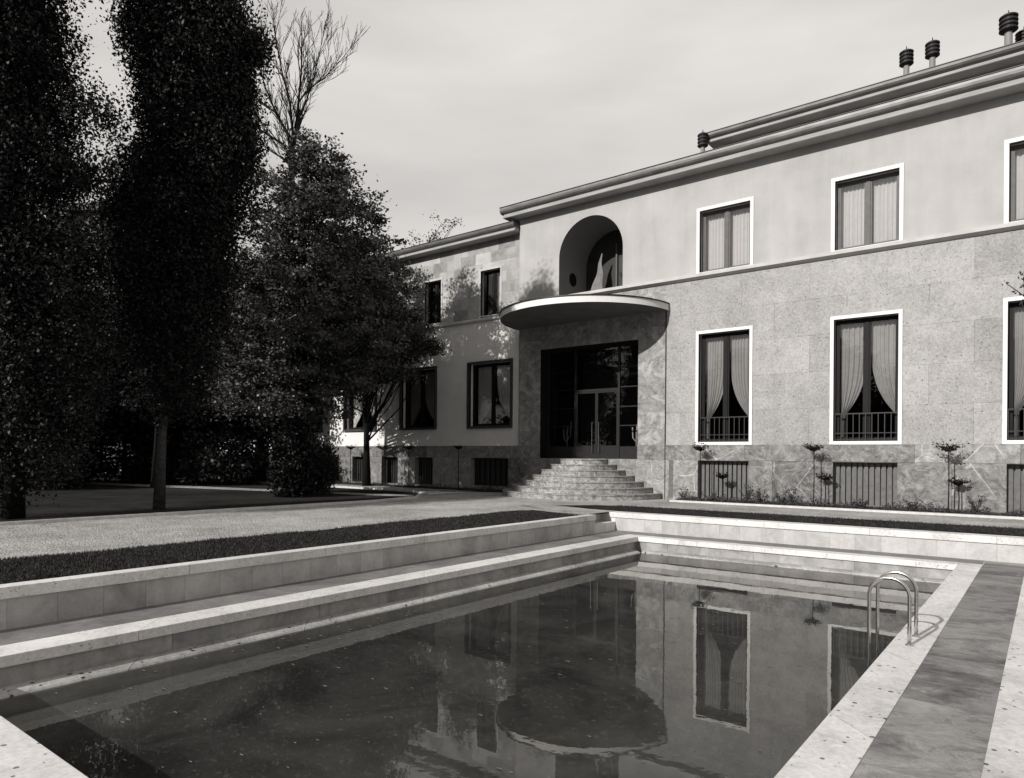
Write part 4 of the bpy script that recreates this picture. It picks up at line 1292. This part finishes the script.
# direction from which the sun comes: in front of the facade, slightly from the left
sd = Vector((-math.sin(AZ) * math.cos(EL), -math.cos(AZ) * math.cos(EL), math.sin(EL)))
sun = bpy.data.lights.new('sun', 'SUN'); sun.energy = 4.7; sun.angle = math.radians(.55); sun.color = (1.0, .972, .94)
so = bpy.data.objects.new('sun', sun); COL.objects.link(so)
so.rotation_euler = (-sd).to_track_quat('-Z', 'Y').to_euler()
w = bpy.data.worlds.new('World'); S.world = w; w.use_nodes = True
nt = w.node_tree; nt.nodes.clear()
out = nt.nodes.new('ShaderNodeOutputWorld'); bg = nt.nodes.new('ShaderNodeBackground')
sky = nt.nodes.new('ShaderNodeTexSky'); sky.sky_type = 'NISHITA'; sky.sun_disc = False
sky.sun_elevation = EL; sky.sun_rotation = math.atan2(sd.x, sd.y)
sky.dust_density = 3.0; sky.air_density = 1.0
bw = nt.nodes.new('ShaderNodeRGBToBW'); nt.links.new(sky.outputs[0], bw.inputs[0])
# thin high cloud veil over the sky
tc = nt.nodes.new('ShaderNodeTexCoord'); mp = nt.nodes.new('ShaderNodeMapping'); mp.inputs['Scale'].default_value = (1.0, 1.0, 4.2)
nz = nt.nodes.new('ShaderNodeTexNoise'); nz.inputs['Scale'].default_value = 1.7; nz.inputs['Detail'].default_value = 5; nz.inputs['Roughness'].default_value = .5
nt.links.new(tc.outputs['Generated'], mp.inputs[0]); nt.links.new(mp.outputs[0], nz.inputs['Vector'])
mr = nt.nodes.new('ShaderNodeMapRange'); mr.inputs[1].default_value = .35; mr.inputs[2].default_value = .68; mr.inputs[3].default_value = .68; mr.inputs[4].default_value = 1.0
nt.links.new(nz.outputs['Fac'], mr.inputs[0])
sx = nt.nodes.new('ShaderNodeSeparateXYZ'); nt.links.new(tc.outputs['Generated'], sx.inputs[0])
bank = nt.nodes.new('ShaderNodeMapRange'); bank.interpolation_type = 'SMOOTHSTEP'
bank.inputs[1].default_value = -.35; bank.inputs[2].default_value = .30; bank.inputs[3].default_value = .60; bank.inputs[4].default_value = 1.0
nt.links.new(sx.outputs[1], bank.inputs[0])
bm = nt.nodes.new('ShaderNodeMath'); bm.operation = 'MULTIPLY'; bm.inputs[1].default_value = 9.2
nt.links.new(bank.outputs[0], bm.inputs[0])
m1 = nt.nodes.new('ShaderNodeMix'); m1.data_type = 'FLOAT'
nt.links.new(mr.outputs[0], m1.inputs[0]); nt.links.new(bw.outputs[0], m1.inputs[2]); nt.links.new(bm.outputs[0], m1.inputs[3])
cb = nt.nodes.new('ShaderNodeVectorMath'); cb.operation = 'SCALE'; cb.inputs[0].default_value = (1.03, .996, .962)
nt.links.new(m1.outputs[0], cb.inputs['Scale']); nt.links.new(cb.outputs[0], bg.inputs[0])
bg.inputs[1].default_value = .085
nt.links.new(bg.outputs[0], out.inputs[0])
S.view_settings.view_transform = 'Standard'; S.view_settings.look = 'None'
S.view_settings.exposure = 0; S.view_settings.gamma = 1; S.view_settings.use_curve_mapping = False
S.cycles.max_bounces = 8; S.cycles.transparent_max_bounces = 12
S.cycles.use_denoising = True
